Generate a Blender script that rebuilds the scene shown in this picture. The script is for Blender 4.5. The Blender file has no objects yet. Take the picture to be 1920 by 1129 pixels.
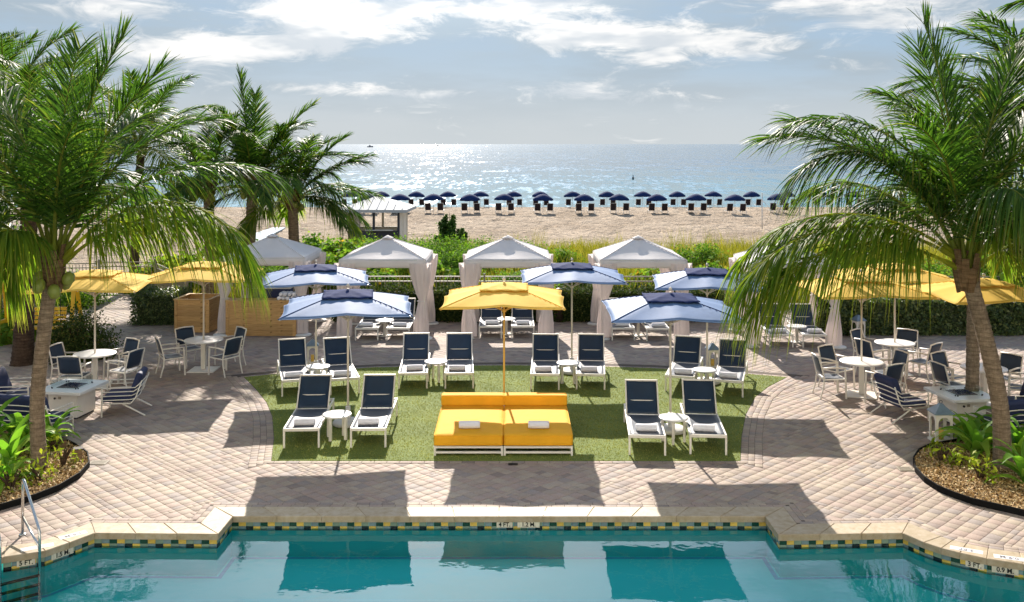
import bpy, bmesh, math, random
import numpy as np
from mathutils import Vector, Matrix, Quaternion
from mathutils.geometry import tessellate_polygon
R = math.radians
PI = math.pi
random.seed(7)
RNG = np.random.default_rng(11)
scene = bpy.context.scene
COL = scene.collection

# ------------------------------------------------------------------ camera
F_PX, CAM_H, HOR = 1850.0, 5.4, 270.0          # focal length in photo pixels, eye height, horizon row
cam_d = bpy.data.cameras.new('camera')
cam = bpy.data.objects.new('camera', cam_d); COL.objects.link(cam)
cam.location = (0, 0, CAM_H); cam.rotation_euler = (R(90), 0, 0)
cam_d.sensor_width = 36.0
cam_d.lens = 36.0 * F_PX / 1920.0
cam_d.shift_y = -(564.5 - HOR) / 1920.0
cam_d.clip_start = 0.1; cam_d.clip_end = 60000
scene.camera = cam

# ------------------------------------------------------------------ light
SUN_EL = R(29.5)
SUN_AZ = math.atan2(-0.092, 1.0)                # from +Y towards +X
sun_dir = Vector((math.sin(SUN_AZ) * math.cos(SUN_EL), math.cos(SUN_AZ) * math.cos(SUN_EL), math.sin(SUN_EL)))
sd = bpy.data.lights.new('sun', 'SUN'); sd.energy = 3.1; sd.angle = R(0.5); sd.color = (1.0, 0.91, 0.80)
sun = bpy.data.objects.new('sun', sd); COL.objects.link(sun)
sun.rotation_euler = sun_dir.to_track_quat('Z', 'Y').to_euler()
sun.location = (0, 40, 40)

SKY_STRENGTH = 0.15
world = bpy.data.worlds.new('World'); scene.world = world
world.use_nodes = True
wt = world.node_tree
wt.nodes.clear()
def wn(t, **kw):
    n = wt.nodes.new(t)
    for k, v in kw.items(): setattr(n, k, v)
    return n
def wl(a, b): wt.links.new(a, b)
def wmath(op, a, b=None, c=None, clamp=False):
    n = wn('ShaderNodeMath', operation=op); n.use_clamp = clamp
    for i, x in enumerate((a, b, c)):
        if x is None: continue
        if isinstance(x, (int, float)): n.inputs[i].default_value = x
        else: wl(x, n.inputs[i])
    return n.outputs[0]
w_out = wn('ShaderNodeOutputWorld'); w_bg = wn('ShaderNodeBackground')
w_bg.inputs['Strength'].default_value = SKY_STRENGTH
wl(w_bg.outputs[0], w_out.inputs[0])
w_sky = wn('ShaderNodeTexSky'); w_sky.sky_type = 'NISHITA'; w_sky.sun_disc = False
w_sky.sun_elevation = SUN_EL; w_sky.sun_rotation = SUN_AZ
w_sky.altitude = 0; w_sky.air_density = 1.0; w_sky.dust_density = 0.6; w_sky.ozone_density = 1.6
w_tc = wn('ShaderNodeTexCoord')
w_sep = wn('ShaderNodeSeparateXYZ'); wl(w_tc.outputs['Generated'], w_sep.inputs[0])
w_az = wmath('ARCTAN2', w_sep.outputs[0], w_sep.outputs[1])      # 0 straight ahead, + to the right
w_el = wmath('ARCSINE', w_sep.outputs[2])
def wnoise(scale, sx, sz, detail, rough, off=0.0, dist=0.0):
    m = wn('ShaderNodeMapping'); m.inputs['Scale'].default_value = (sx, sx, sz); m.inputs['Location'].default_value = (off, off * .7, off * .3)
    wl(w_tc.outputs['Generated'], m.inputs[0])
    n = wn('ShaderNodeTexNoise'); n.inputs['Scale'].default_value = scale; n.inputs['Detail'].default_value = detail
    n.inputs['Roughness'].default_value = rough; n.inputs['Distortion'].default_value = dist
    wl(m.outputs[0], n.inputs['Vector']); return n.outputs['Fac']
n_big = wnoise(1.0, 5.0, 26.0, 4, 0.58, 3.1, 0.0)
n_fine = wnoise(1.0, 15.0, 52.0, 5, 0.68, 9.7, 0.7)
# where the photograph has its brighter banks: (pixel x, y, half width, half height, amount)
banks = [(200, 15, 110, 22, .35), (420, 85, 170, 26, .42), (300, 98, 130, 16, .3), (620, 60, 150, 40, .45), (560, 20, 120, 26, .35),
         (880, 18, 260, 22, .5), (1130, 62, 210, 26, .48), (1290, 82, 130, 18, .35), (1230, 112, 70, 14, .38), (1110, 170, 110, 20, .42),
         (640, 162, 90, 18, .36), (800, 176, 100, 12, .34), (1560, 10, 200, 18, .42), (1720, 40, 180, 22, .36), (1840, 120, 120, 30, .25),
         (90, 100, 160, 30, .2), (1420, 95, 100, 22, .2)]
blob = None
w_ae = wn('ShaderNodeCombineXYZ'); wl(w_az, w_ae.inputs[0]); wl(w_el, w_ae.inputs[1])
for (bx_, by_, wx_, wy_, am_) in banks:
    a0 = math.atan2(bx_ - 960, F_PX); e0 = math.atan2((HOR - by_) * math.cos(a0), F_PX)
    ma = wn('ShaderNodeVectorMath', operation='MULTIPLY_ADD'); wl(w_ae.outputs[0], ma.inputs[0])
    ma.inputs[1].default_value = (F_PX / wx_, F_PX / wy_, 0); ma.inputs[2].default_value = (-a0 * F_PX / wx_, -e0 * F_PX / wy_, 0)
    dt = wn('ShaderNodeVectorMath', operation='DOT_PRODUCT'); wl(ma.outputs[0], dt.inputs[0]); wl(ma.outputs[0], dt.inputs[1])
    g = wmath('POWER', 0.3679, dt.outputs['Value'])
    blob = wmath('MULTIPLY_ADD', g, am_ * .82, 0.0 if blob is None else blob)
dens = wmath('ADD', wmath('MULTIPLY', n_big, 0.55), wmath('MULTIPLY', n_fine, 1.05))
dens = wmath('ADD', dens, blob)
mr = wn('ShaderNodeMapRange', interpolation_type='SMOOTHSTEP'); wl(dens, mr.inputs['Value'])
mr.inputs['From Min'].default_value = 0.89; mr.inputs['From Max'].default_value = 1.22
cloud_bright = mr.outputs[0]
mr2 = wn('ShaderNodeMapRange', interpolation_type='SMOOTHSTEP'); wl(wmath('ADD', n_big, wmath('MULTIPLY', blob, 0.25)), mr2.inputs['Value'])
mr2.inputs['From Min'].default_value = 0.36; mr2.inputs['From Max'].default_value = 0.62
veil = mr2.outputs[0]
def wmix(fac, a, b):
    m = wn('ShaderNodeMix', data_type='RGBA')
    if isinstance(fac, (int, float)): m.inputs[0].default_value = fac
    else: wl(fac, m.inputs[0])
    for i, x in ((6, a), (7, b)):
        if isinstance(x, tuple): m.inputs[i].default_value = x
        else: wl(x, m.inputs[i])
    return m.outputs[2]
k = 1.0 / SKY_STRENGTH
# thin cloud scatters forward: brighter towards the sun
w_dot = wn('ShaderNodeVectorMath', operation='DOT_PRODUCT'); wl(w_tc.outputs['Generated'], w_dot.inputs[0]); w_dot.inputs[1].default_value = sun_dir
glow = wmath('EXPONENT', wmath('MULTIPLY', wmath('SUBTRACT', w_dot.outputs['Value'], 1.0), 42.0))
def wscale(col, amount):
    m = wn('ShaderNodeMix', data_type='RGBA', blend_type='MULTIPLY'); m.inputs[0].default_value = 1.0
    m.inputs[6].default_value = col; wl(wmath('ADD', wmath('MULTIPLY', glow, amount), 1.0), m.inputs[7]); return m.outputs[2]
c_veil = wscale((0.140 * k, 0.168 * k, 0.192 * k, 1), 8.0)      # thin grey-blue overcast
c_cloud = wscale((0.345 * k, 0.34 * k, 0.332 * k, 1), 4.0)       # sunlit cloud
c_haze = (0.205 * k, 0.22 * k, 0.228 * k, 1)
sky_clear = wn('ShaderNodeMix', data_type='RGBA', blend_type='MULTIPLY'); sky_clear.inputs[0].default_value = 1.0
wl(w_sky.outputs[0], sky_clear.inputs[6]); sky_clear.inputs[7].default_value = (0.60, 0.60, 0.60, 1)
c0 = sky_clear.outputs[2]
mrh = wn('ShaderNodeMapRange', interpolation_type='SMOOTHSTEP'); wl(w_el, mrh.inputs['Value'])
mrh.inputs['From Min'].default_value = R(8); mrh.inputs['From Max'].default_value = R(20)
mrh.inputs['To Min'].default_value = 0.95; mrh.inputs['To Max'].default_value = 0.0
c0 = wmix(mrh.outputs[0], c0, (0.105 * k, 0.147 * k, 0.198 * k, 1))  # blue low sky between the clouds
c1 = wmix(wmath('MULTIPLY', veil, 0.9), c0, c_veil)
mrz = wn('ShaderNodeMapRange', interpolation_type='SMOOTHSTEP'); wl(w_el, mrz.inputs['Value'])
mrz.inputs['From Min'].default_value = R(0); mrz.inputs['From Max'].default_value = R(5)
mrz.inputs['To Min'].default_value = 0.92; mrz.inputs['To Max'].default_value = 0.0
c2 = wmix(mrz.outputs[0], c1, c_haze)
n_sh = wnoise(1.0, 11.0, 42.0, 3, 0.6, 21.3, 0.0)
mrs = wn('ShaderNodeMapRange', interpolation_type='SMOOTHSTEP'); wl(n_sh, mrs.inputs['Value']); mrs.inputs['From Min'].default_value = .38; mrs.inputs['From Max'].default_value = .6
c_cloud2 = wmix(mrs.outputs[0], wscale((0.225 * k, 0.24 * k, 0.255 * k, 1), 4.0), c_cloud)     # grey cloud bases among the bright tops
c3 = wmix(wmath('MULTIPLY', cloud_bright, 0.92), c2, c_cloud2)
wl(c3, w_bg.inputs['Color'])
world.cycles.sampling_method = 'NONE'

vs = scene.view_settings
vs.view_transform = 'Standard'; vs.look = 'None'; vs.exposure = 1.62; vs.gamma = 1.0; vs.use_curve_mapping = False
scene.render.engine = 'CYCLES'
cy = scene.cycles
cy.use_denoising = True
try: cy.denoiser = 'OPENIMAGEDENOISE'; cy.denoising_input_passes = 'RGB_ALBEDO_NORMAL'; cy.denoising_prefilter = 'ACCURATE'
except Exception: pass
cy.max_bounces = 8; cy.diffuse_bounces = 3; cy.glossy_bounces = 3; cy.transmission_bounces = 4; cy.transparent_max_bounces = 12
cy.caustics_reflective = False; cy.caustics_refractive = False; cy.sample_clamp_indirect = 6.0

# ------------------------------------------------------------------ helpers
def G(px, py, h=0.0):
    """photo pixel + height above the deck -> world X, Y"""
    Y = F_PX * (CAM_H - h) / (py - HOR)
    return ((px - 960.0) / F_PX * Y, Y)

class MB:
    def __init__(s): s.v = []; s.f = []
    def add(s, vs_, fs_):
        o = len(s.v); s.v.extend([tuple(p) for p in vs_]); s.f.extend([tuple(i + o for i in f) for f in fs_]); return s
    def box(s, c, d, rz=0.0, M=None):
        x, y, z = d[0] / 2, d[1] / 2, d[2] / 2
        P = [(-x, -y, -z), (x, -y, -z), (x, y, -z), (-x, y, -z), (-x, -y, z), (x, -y, z), (x, y, z), (-x, y, z)]
        if M is None: M = Matrix.Rotation(rz, 3, 'Z')
        C = Vector(c)
        return s.add([M @ Vector(p) + C for p in P], [(0, 3, 2, 1), (4, 5, 6, 7), (0, 1, 5, 4), (1, 2, 6, 5), (2, 3, 7, 6), (3, 0, 4, 7)])
    def cbox(s, c, d, ch=0.004, rz=0.0):
        """box with chamfered top and vertical edges"""
        x, y, z = d[0] / 2, d[1] / 2, d[2] / 2
        def ring(i, zz):
            a, b = x - i, y - i; q = min(ch, a * .5, b * .5)
            return [(-a + q, -b, zz), (a - q, -b, zz), (a, -b + q, zz), (a, b - q, zz), (a - q, b, zz), (-a + q, b, zz), (-a, b - q, zz), (-a, -b + q, zz)]
        P = ring(0, -z) + ring(0, z - ch) + ring(ch, z)
        F = []
        for k2 in range(2):
            for i in range(8):
                j = (i + 1) % 8; F.append((k2 * 8 + i, k2 * 8 + j, k2 * 8 + 8 + j, k2 * 8 + 8 + i))
        F.append(tuple(range(16, 24))); F.append(tuple(reversed(range(8))))
        M = Matrix.Rotation(rz, 3, 'Z'); C = Vector(c)
        return s.add([M @ Vector(p) + C for p in P], F)
    def bar(s, p0, p1, w, h=None, up=(0, 0, 1)):
        h = w if h is None else h
        p0, p1 = Vector(p0), Vector(p1); t = (p1 - p0).normalized(); u = Vector(up)
        if abs(t.dot(u)) > .98: u = Vector((0, 1, 0))
        b = t.cross(u).normalized(); n = b.cross(t).normalized()
        P = []
        for p in (p0, p1):
            for (a, c) in ((-1, -1), (1, -1), (1, 1), (-1, 1)): P.append(p + b * (a * w / 2) + n * (c * h / 2))
        return s.add(P, [(3, 2, 1, 0), (4, 5, 6, 7), (0, 1, 5, 4), (1, 2, 6, 5), (2, 3, 7, 6), (3, 0, 4, 7)])
    def tube(s, pts, r, n=8, cap=True, close=False):
        pts = [Vector(p) for p in pts]; m = len(pts)
        rr = r if isinstance(r, (list, tuple)) else [r] * m
        T = []
        for i in range(m):
            if close: t = pts[(i + 1) % m] - pts[(i - 1) % m]
            else: t = pts[min(i + 1, m - 1)] - pts[max(i - 1, 0)]
            T.append(t.normalized())
        ref = Vector((0, 0, 1)) if abs(T[0].z) < .9 else Vector((1, 0, 0))
        nrm = (ref - T[0] * ref.dot(T[0])).normalized()
        P = []
        for i in range(m):
            nrm = (nrm - T[i] * nrm.dot(T[i]))
            nrm = nrm.normalized() if nrm.length > 1e-6 else T[i].orthogonal().normalized()
            b = T[i].cross(nrm)
            for k2 in range(n):
                a = 2 * PI * k2 / n
                P.append(pts[i] + (nrm * math.cos(a) + b * math.sin(a)) * rr[i])
        Fc = []
        for i in range(m if close else m - 1):
            for k2 in range(n):
                a, b2 = i * n + k2, i * n + (k2 + 1) % n; i2 = (i + 1) % m
                Fc.append((a, b2, i2 * n + (k2 + 1) % n, i2 * n + k2))
        if cap and not close:
            Fc.append(tuple(reversed(range(n)))); Fc.append(tuple(range((m - 1) * n, m * n)))
        return s.add(P, Fc)
    def lathe(s, prof, n=24, c=(0, 0, 0)):
        P = []; Fc = []
        for (r, z) in prof:
            for k2 in range(n):
                a = 2 * PI * k2 / n; P.append((c[0] + r * math.cos(a), c[1] + r * math.sin(a), c[2] + z))
        for i in range(len(prof) - 1):
            for k2 in range(n):
                j = (k2 + 1) % n; Fc.append((i * n + k2, i * n + j, (i + 1) * n + j, (i + 1) * n + k2))
        Fc.append(tuple(reversed(range(n)))); Fc.append(tuple(range((len(prof) - 1) * n, len(prof) * n)))
        return s.add(P, Fc)
    def grid(s, nx, ny, fn):
        P = [fn(i / nx, j / ny) for j in range(ny + 1) for i in range(nx + 1)]
        Fc = [(j * (nx + 1) + i, j * (nx + 1) + i + 1, (j + 1) * (nx + 1) + i + 1, (j + 1) * (nx + 1) + i) for j in range(ny) for i in range(nx)]
        return s.add(P, Fc)
    def mesh(s, name, m=None, smooth=False):
        me = bpy.data.meshes.new(name); me.from_pydata(s.v, [], s.f); me.update()
        if m is not None: me.materials.append(m)
        if smooth: me.polygons.foreach_set('use_smooth', [True] * len(me.polygons))
        return me
    def build(s, name, m, parent=None, smooth=False, solid=0.0, bevel=0.0):
        o = bpy.data.objects.new(name, s.mesh(name, m, smooth)); COL.objects.link(o)
        if parent is not None: o.parent = parent
        if solid:
            md = o.modifiers.new('solid', 'SOLIDIFY'); md.thickness = solid; md.offset = 0
        if bevel:
            md = o.modifiers.new('bevel', 'BEVEL'); md.width = bevel; md.segments = 3; md.limit_method = 'ANGLE'; md.angle_limit = R(40)
        return o

def obj(name, me, parent=None, loc=(0, 0, 0), rz=0.0):
    o = bpy.data.objects.new(name, me); COL.objects.link(o); o.location = loc; o.rotation_euler = (0, 0, rz)
    if parent is not None: o.parent = parent
    return o
def tag(o, label=None, cat=None, group=None, kind=None):
    if label: o['label'] = label
    if cat: o['category'] = cat
    if group: o['group'] = group
    if kind: o['kind'] = kind
    return o
def thing(name, label, cat, loc=(0, 0, 0), rz=0.0, group=None):
    o = bpy.data.objects.new(name, None); COL.objects.link(o)
    o.location = loc; o.rotation_euler = (0, 0, rz); o.empty_display_size = .2
    return tag(o, label, cat, group)
def copy_tree(o, parent=None):
    c = o.copy(); COL.objects.link(c); c.parent = parent
    for ch in o.children: copy_tree(ch, c)
    return c
def place(proto, first, loc, rz, label, group=None):
    """first use moves the prototype, later uses copy it"""
    o = proto if first else copy_tree(proto)
    o.location = loc; o.rotation_euler = (0, 0, rz); o['label'] = label
    if group: o['group'] = group
    return o

def np_mesh(name, V, quads=None, tris=None, m=None, attrs=None, smooth=False):
    """fast mesh from numpy arrays; attrs = {name: per-vertex float}"""
    me = bpy.data.meshes.new(name)
    nv = len(V); loops = []; starts = []; tot = 0; sizes = []
    L = []
    if quads is not None and len(quads): L.append((np.asarray(quads, np.int32).ravel(), 4, len(quads)))
    if tris is not None and len(tris): L.append((np.asarray(tris, np.int32).ravel(), 3, len(tris)))
    idx = np.concatenate([l[0] for l in L]); nf = sum(l[2] for l in L)
    ls = np.concatenate([np.full(l[2], l[1], np.int32) for l in L])
    st = np.concatenate([[0], np.cumsum(ls)[:-1]]).astype(np.int32)
    me.vertices.add(nv); me.vertices.foreach_set('co', np.ascontiguousarray(V, np.float32).ravel())
    me.loops.add(len(idx)); me.loops.foreach_set('vertex_index', idx)
    me.polygons.add(nf); me.polygons.foreach_set('loop_start', st)
    me.update(calc_edges=True)
    if attrs:
        for k2, a in attrs.items():
            at = me.attributes.new(k2, 'FLOAT', 'POINT'); at.data.foreach_set('value', np.ascontiguousarray(a, np.float32))
    if smooth: me.polygons.foreach_set('use_smooth', np.ones(nf, bool))
    if m is not None: me.materials.append(m)
    return me

# ------------------------------------------------------------------ materials
class NT:
    def __init__(s, name):
        s.m = bpy.data.materials.new(name); s.m.use_nodes = True; s.t = s.m.node_tree
        s.t.nodes.clear(); s.out = s.n('ShaderNodeOutputMaterial'); s.b = s.n('ShaderNodeBsdfPrincipled')
        s.l(s.b.outputs[0], s.out.inputs[0])
    def n(s, t, **kw):
        x = s.t.nodes.new(t)
        for k2, v in kw.items(): setattr(x, k2, v)
        return x
    def l(s, a, b): s.t.links.new(a, b)
    def coord(s, kind='Object'):
        return s.n('ShaderNodeTexCoord').outputs[kind]
    def noise(s, scale, detail=4, rough=.55, vec=None, stretch=None, dist=0):
        x = s.n('ShaderNodeTexNoise'); x.inputs['Scale'].default_value = scale; x.inputs['Detail'].default_value = detail
        x.inputs['Roughness'].default_value = rough; x.inputs['Distortion'].default_value = dist
        v = vec if vec is not None else s.coord()
        if stretch:
            mp = s.n('ShaderNodeMapping'); mp.inputs['Scale'].default_value = stretch; s.l(v, mp.inputs[0]); v = mp.outputs[0]
        s.l(v, x.inputs['Vector']); return x.outputs['Fac']
    def ramp(s, fac, stops, interp='LINEAR'):
        x = s.n('ShaderNodeValToRGB'); e = x.color_ramp.elements; x.color_ramp.interpolation = interp
        while len(e) < len(stops): e.new(.5)
        for i, (p, c) in enumerate(stops): e[i].position = p; e[i].color = (*c, 1) if len(c) == 3 else c
        s.l(fac, x.inputs[0]); return x.outputs[0]
    def mix(s, fac, a, b, blend='MIX'):
        x = s.n('ShaderNodeMix', data_type='RGBA', blend_type=blend)
        for i, y in ((0, fac), (6, a), (7, b)):
            if isinstance(y, (int, float)): x.inputs[i].default_value = y
            elif isinstance(y, tuple): x.inputs[i].default_value = (*y, 1) if len(y) == 3 else y
            else: s.l(y, x.inputs[i])
        return x.outputs[2]
    def math(s, op, a, b=0.0, clamp=False):
        x = s.n('ShaderNodeMath', operation=op); x.use_clamp = clamp
        for i, y in enumerate((a, b)):
            if isinstance(y, (int, float)): x.inputs[i].default_value = y
            else: s.l(y, x.inputs[i])
        return x.outputs[0]
    def attr(s, name):
        return s.n('ShaderNodeAttribute', attribute_name=name).outputs['Fac']
    def rand(s): return s.n('ShaderNodeObjectInfo').outputs['Random']
    def bump(s, h, strength=.3, dist=.01, normal=None):
        x = s.n('ShaderNodeBump'); x.inputs['Strength'].default_value = strength; x.inputs['Distance'].default_value = dist
        s.l(h, x.inputs['Height'])
        if normal is not None: s.l(normal, x.inputs['Normal'])
        return x.outputs[0]
    def set(s, col=None, rough=None, spec=None, metal=None, normal=None, sheen=None):
        I = s.b.inputs
        for key, v in (('Base Color', col), ('Roughness', rough), ('Specular IOR Level', spec), ('Metallic', metal), ('Normal', normal), ('Sheen Weight', sheen)):
            if v is None: continue
            if isinstance(v, tuple): I[key].default_value = (*v, 1)
            elif isinstance(v, (int, float)): I[key].default_value = v
            else: s.l(v, I[key])
        return s.m
def scl(c, k2): return tuple(min(1, x * k2) for x in c)
def simple(name, col, rough=.5, spec=.4, var=.10, scale=3.0, bump=0.0, bscale=60, metal=0.0, objvar=.06, grime=0.0):
    t = NT(name)
    f = t.noise(scale, 5)
    c = t.ramp(f, [(.3, scl(col, 1 - var)), (.7, scl(col, 1 + var))])
    if objvar:
        r = t.math('ADD', t.math('MULTIPLY', t.rand(), 2 * objvar), 1 - objvar)
        c = t.mix(1.0, c, r, 'MULTIPLY')
    if grime:
        g = t.ramp(t.noise(scale * 4, 6, .65), [(.5, (0, 0, 0)), (.75, (1, 1, 1))])
        c = t.mix(t.math('MULTIPLY', g, grime), c, (.25, .21, .16))
    nrm = t.bump(t.noise(bscale, 3), bump, .004) if bump else None
    return t.set(c, rough, spec, metal, nrm)

def fabric(name, col, transl=.25, rough=.75, weave=420, var=.08, spec=.3, wrinkle=.15):
    t = NT(name)
    f = t.noise(2.2, 4)
    c = t.ramp(f, [(.3, scl(col, 1 - var)), (.7, scl(col, 1 + var))])
    nrm = t.bump(t.noise(5.0, 4, .5, stretch=(1, 1, .5)), wrinkle, .02)
    nrm = t.bump(t.noise(weave, 1), .08, .001, nrm)
    t.set(c, rough, spec, 0, nrm)
    if transl:
        tr = t.n('ShaderNodeBsdfTranslucent'); t.l(c, tr.inputs[0]); t.l(nrm, tr.inputs['Normal'])
        mx = t.n('ShaderNodeMixShader'); mx.inputs[0].default_value = transl
        t.l(t.b.outputs[0], mx.inputs[1]); t.l(tr.outputs[0], mx.inputs[2]); t.l(mx.outputs[0], t.out.inputs[0])
    return t.m

def leafmat(name, stops, transl=.35, rough=.42, spec=.5, tcol=1.5, tip=None, patch=0):
    t = NT(name)
    tone = t.attr('tone')
    c = t.ramp(tone, stops)
    if tip:
        tp = t.ramp(t.attr('tip'), [(tip[0], (0, 0, 0)), (1.0, (1, 1, 1))])
        c = t.mix(t.math('MULTIPLY', tp, tip[2]), c, tip[1])
    if patch:
        geo = t.n('ShaderNodeNewGeometry').outputs['Position']
        c = t.mix(1.0, c, t.ramp(t.noise(patch, 5, .65, vec=geo), [(.3, (.66, .72, .62)), (.7, (1.22, 1.14, 1.05))]), 'MULTIPLY')
    t.set(c, rough, spec)
    tr = t.n('ShaderNodeBsdfTranslucent')
    t.l(t.mix(1.0, c, (tcol, tcol * 1.05, tcol * .55), 'MULTIPLY'), tr.inputs[0])
    mx = t.n('ShaderNodeMixShader'); mx.inputs[0].default_value = transl
    t.l(t.b.outputs[0], mx.inputs[1]); t.l(tr.outputs[0], mx.inputs[2]); t.l(mx.outputs[0], t.out.inputs[0])
    return t.m

M = {}
M['white'] = simple('white_powder_coat', (.80, .76, .68), .38, .5, .04, 6, .05, 200, grime=.12)
M['white_top'] = simple('white_table_top', (.78, .77, .74), .32, .5, .03, 5, .04, 120, grime=.08)
M['cream'] = simple('cream_painted_pole', (.66, .60, .50), .4, .5, .05, 6, grime=.1)
M['yellow_pole'] = simple('yellow_painted_pole', (.70, .47, .12), .4, .5, .06, 6)
M['base_white'] = simple('white_weight', (.70, .69, .66), .6, .3, .06, 5, .1, 60, grime=.2)
M['towel'] = simple('white_terry_towel', (.80, .79, .82), .95, .1, .04, 8, .6, 260)
M['navy_fabric'] = fabric('navy_canopy_fabric', (.125, .215, .40), .12, .66, 380, .10, .20, .2)
M['navy_vent'] = fabric('dark_navy_vent_fabric', (.018, .034, .115), .05, .8, 380, .15, .04, .3)
M['yellow_fabric'] = fabric('yellow_canopy_fabric', (.95, .66, .13), .30, .8, 380, .06, .15, .14)
M['yellow_cushion'] = fabric('yellow_cushion_fabric', (.86, .42, .022), 0, .8, 300, .08, .2, .42)
M['navy_cushion'] = fabric('navy_cushion_fabric', (.018, .028, .085), 0, .7, 300, .15, .4, .2)
M['cabana_fabric'] = fabric('white_cabana_fabric', (.82, .78, .76), .24, .8, 300, .04, .2, .25)
M['curtain'] = fabric('sheer_white_curtain', (.86, .78, .75), .42, .9, 300, .05, .1, .1)
M['beach_navy'] = fabric('navy_beach_canopy', (.014, .032, .11), .06, .85, 200, .15, .08, .1)
M['metal'] = simple('brushed_stainless', (.62, .62, .60), .24, .5, .05, 20, .05, 300, metal=1.0)
M['fence'] = simple('bronze_aluminium', (.30, .26, .20), .45, .4, .1, 8)
M['dark_metal'] = simple('dark_metal', (.02, .02, .022), .45, .4, .2, 10)
M['chair_dark'] = simple('dark_beach_sling', (.025, .016, .018), .7, .3, .2, 8)
M['terracotta'] = simple('dark_brown_bollard', (.045, .03, .022), .6, .3, .15, 8)
M['candle'] = simple('yellow_candle', (.80, .52, .10), .5, .4, .05, 6)
M['lantern_roof'] = simple('slate_blue_lantern_roof', (.16, .22, .28), .35, .5, .12, 9)
M['yellow_paint'] = simple('yellow_gloss_paint', (.80, .48, .02), .35, .5, .06, 5)
M['hut_paint'] = simple('pale_hut_paint', (.60, .58, .50), .6, .3, .08, 4, grime=.15)
M['hut_dark'] = simple('dark_hut_frame', (.035, .04, .055), .5, .3, .1, 4)
M['hut_roof'] = simple('standing_seam_roof', (.36, .39, .41), .65, .15, .05, 3)
M['boat'] = simple('boat_hull_grey', (.12, .13, .15), .5, .4, .2, 3)

def sling(name, col, alpha, rough, spec):
    t = NT(name)
    f = t.noise(3, 4)
    c = t.ramp(f, [(.3, scl(col, .85)), (.7, scl(col, 1.2))])
    nrm = t.bump(t.noise(300, 2), .2, .001)
    t.set(c, rough, spec, 0, nrm, 1.0)
    t.b.inputs['Sheen Roughness'].default_value = .20; t.b.inputs['Sheen Tint'].default_value = (1, 1, 1, 1)
    tr = t.n('ShaderNodeBsdfTransparent')
    mx = t.n('ShaderNodeMixShader'); mx.inputs[0].default_value = alpha
    t.l(t.b.outputs[0], mx.inputs[1]); t.l(tr.outputs[0], mx.inputs[2]); t.l(mx.outputs[0], t.out.inputs[0])
    return t.m
M['sling'] = sling('navy_mesh_sling', (.013, .032, .068), .07, .50, .48)

def wood(name, col, dark):
    t = NT(name)
    g = t.noise(3, 6, .6, stretch=(1.2, 14, 14), dist=.6)
    c = t.ramp(g, [(.25, dark), (.6, col), (.85, scl(col, 1.15))])
    kn = t.ramp(t.noise(5.5, 2, .4, stretch=(1, 1.6, 1.6)), [(.68, (0, 0, 0)), (.74, (1, 1, 1))])
    c = t.mix(t.math('MULTIPLY', kn, .75), c, scl(dark, .5))
    r = t.math('ADD', t.math('MULTIPLY', t.rand(), .3), .85)
    c = t.mix(1.0, c, r, 'MULTIPLY')
    return t.set(c, .6, .3, 0, t.bump(g, .25, .004))
M['pine'] = wood('knotty_pine', (.62, .38, .15), (.42, .22, .075))
M['bark_post'] = wood('weathered_post', (.30, .20, .11), (.10, .06, .03))

def paver_mat():
    t = NT('concrete_paver')
    tone = t.attr('tone')
    c = t.ramp(tone, [(0, (.345, .278, .225)), (.18, (.385, .312, .252)), (.36, (.36, .278, .235)), (.52, (.40, .33, .258)), (.68, (.305, .258, .232)), (.82, (.375, .285, .238)), (.93, (.265, .212, .185))], 'CONSTANT')
    geo = t.n('ShaderNodeNewGeometry').outputs['Position']
    f = t.noise(38, 5, .65, vec=geo)
    c = t.mix(1.0, c, t.ramp(f, [(.3, (.82, .82, .82)), (.72, (1.14, 1.13, 1.12))]), 'MULTIPLY')
    big = t.noise(.45, 4, .6, vec=geo)
    c = t.mix(1.0, c, t.ramp(big, [(.35, (.88, .86, .85)), (.65, (1.06, 1.06, 1.06))]), 'MULTIPLY')
    st = t.ramp(t.noise(3.2, 6, .7, vec=geo), [(.60, (0, 0, 0)), (.78, (1, 1, 1))])
    c = t.mix(t.math('MULTIPLY', st, .42), c, (.20, .16, .14))
    return t.set(c, .78, .3, 0, t.bump(f, .35, .004))
M['paver'] = paver_mat()
def ground_simple(name, a, b, scale, rough=.9, bump=.3, bscale=40, bd=.01):
    t = NT(name); geo = t.n('ShaderNodeNewGeometry').outputs['Position']
    f = t.noise(scale, 6, .6, vec=geo)
    c = t.ramp(f, [(.3, a), (.7, b)])
    return t.set(c, rough, .2, 0, t.bump(t.noise(bscale, 5, .6, vec=geo), bump, bd))
M['joint'] = ground_simple('joint_sand', (.085, .066, .052), (.14, .11, .09), 6)
M['soil'] = ground_simple('mulch_soil', (.06, .035, .02), (.13, .08, .045), 9)
def sand_mat():
    t = NT('beach_sand'); geo = t.n('ShaderNodeNewGeometry').outputs['Position']
    f = t.noise(.25, 6, .62, vec=geo, stretch=(1, .6, 1))
    c = t.ramp(f, [(.3, (.31, .235, .165)), (.7, (.48, .385, .285))])
    prints = t.noise(1.3, 5, .7, vec=geo, stretch=(1, .55, 1))
    c = t.mix(1.0, c, t.ramp(t.noise(3.5, 4, .7, vec=geo), [(.3, (.78, .76, .74)), (.62, (1.05, 1.05, 1.05))]), 'MULTIPLY')
    weed = t.ramp(t.noise(2.2, 6, .75, vec=geo, stretch=(.35, 1.2, 1)), [(.60, (0, 0, 0)), (.72, (1, 1, 1))])
    c = t.mix(t.math('MULTIPLY', weed, .35), c, (.20, .14, .09))
    return t.set(c, .95, .1, 0, t.bump(prints, 1.0, .65))
M['sand'] = sand_mat()
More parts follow.
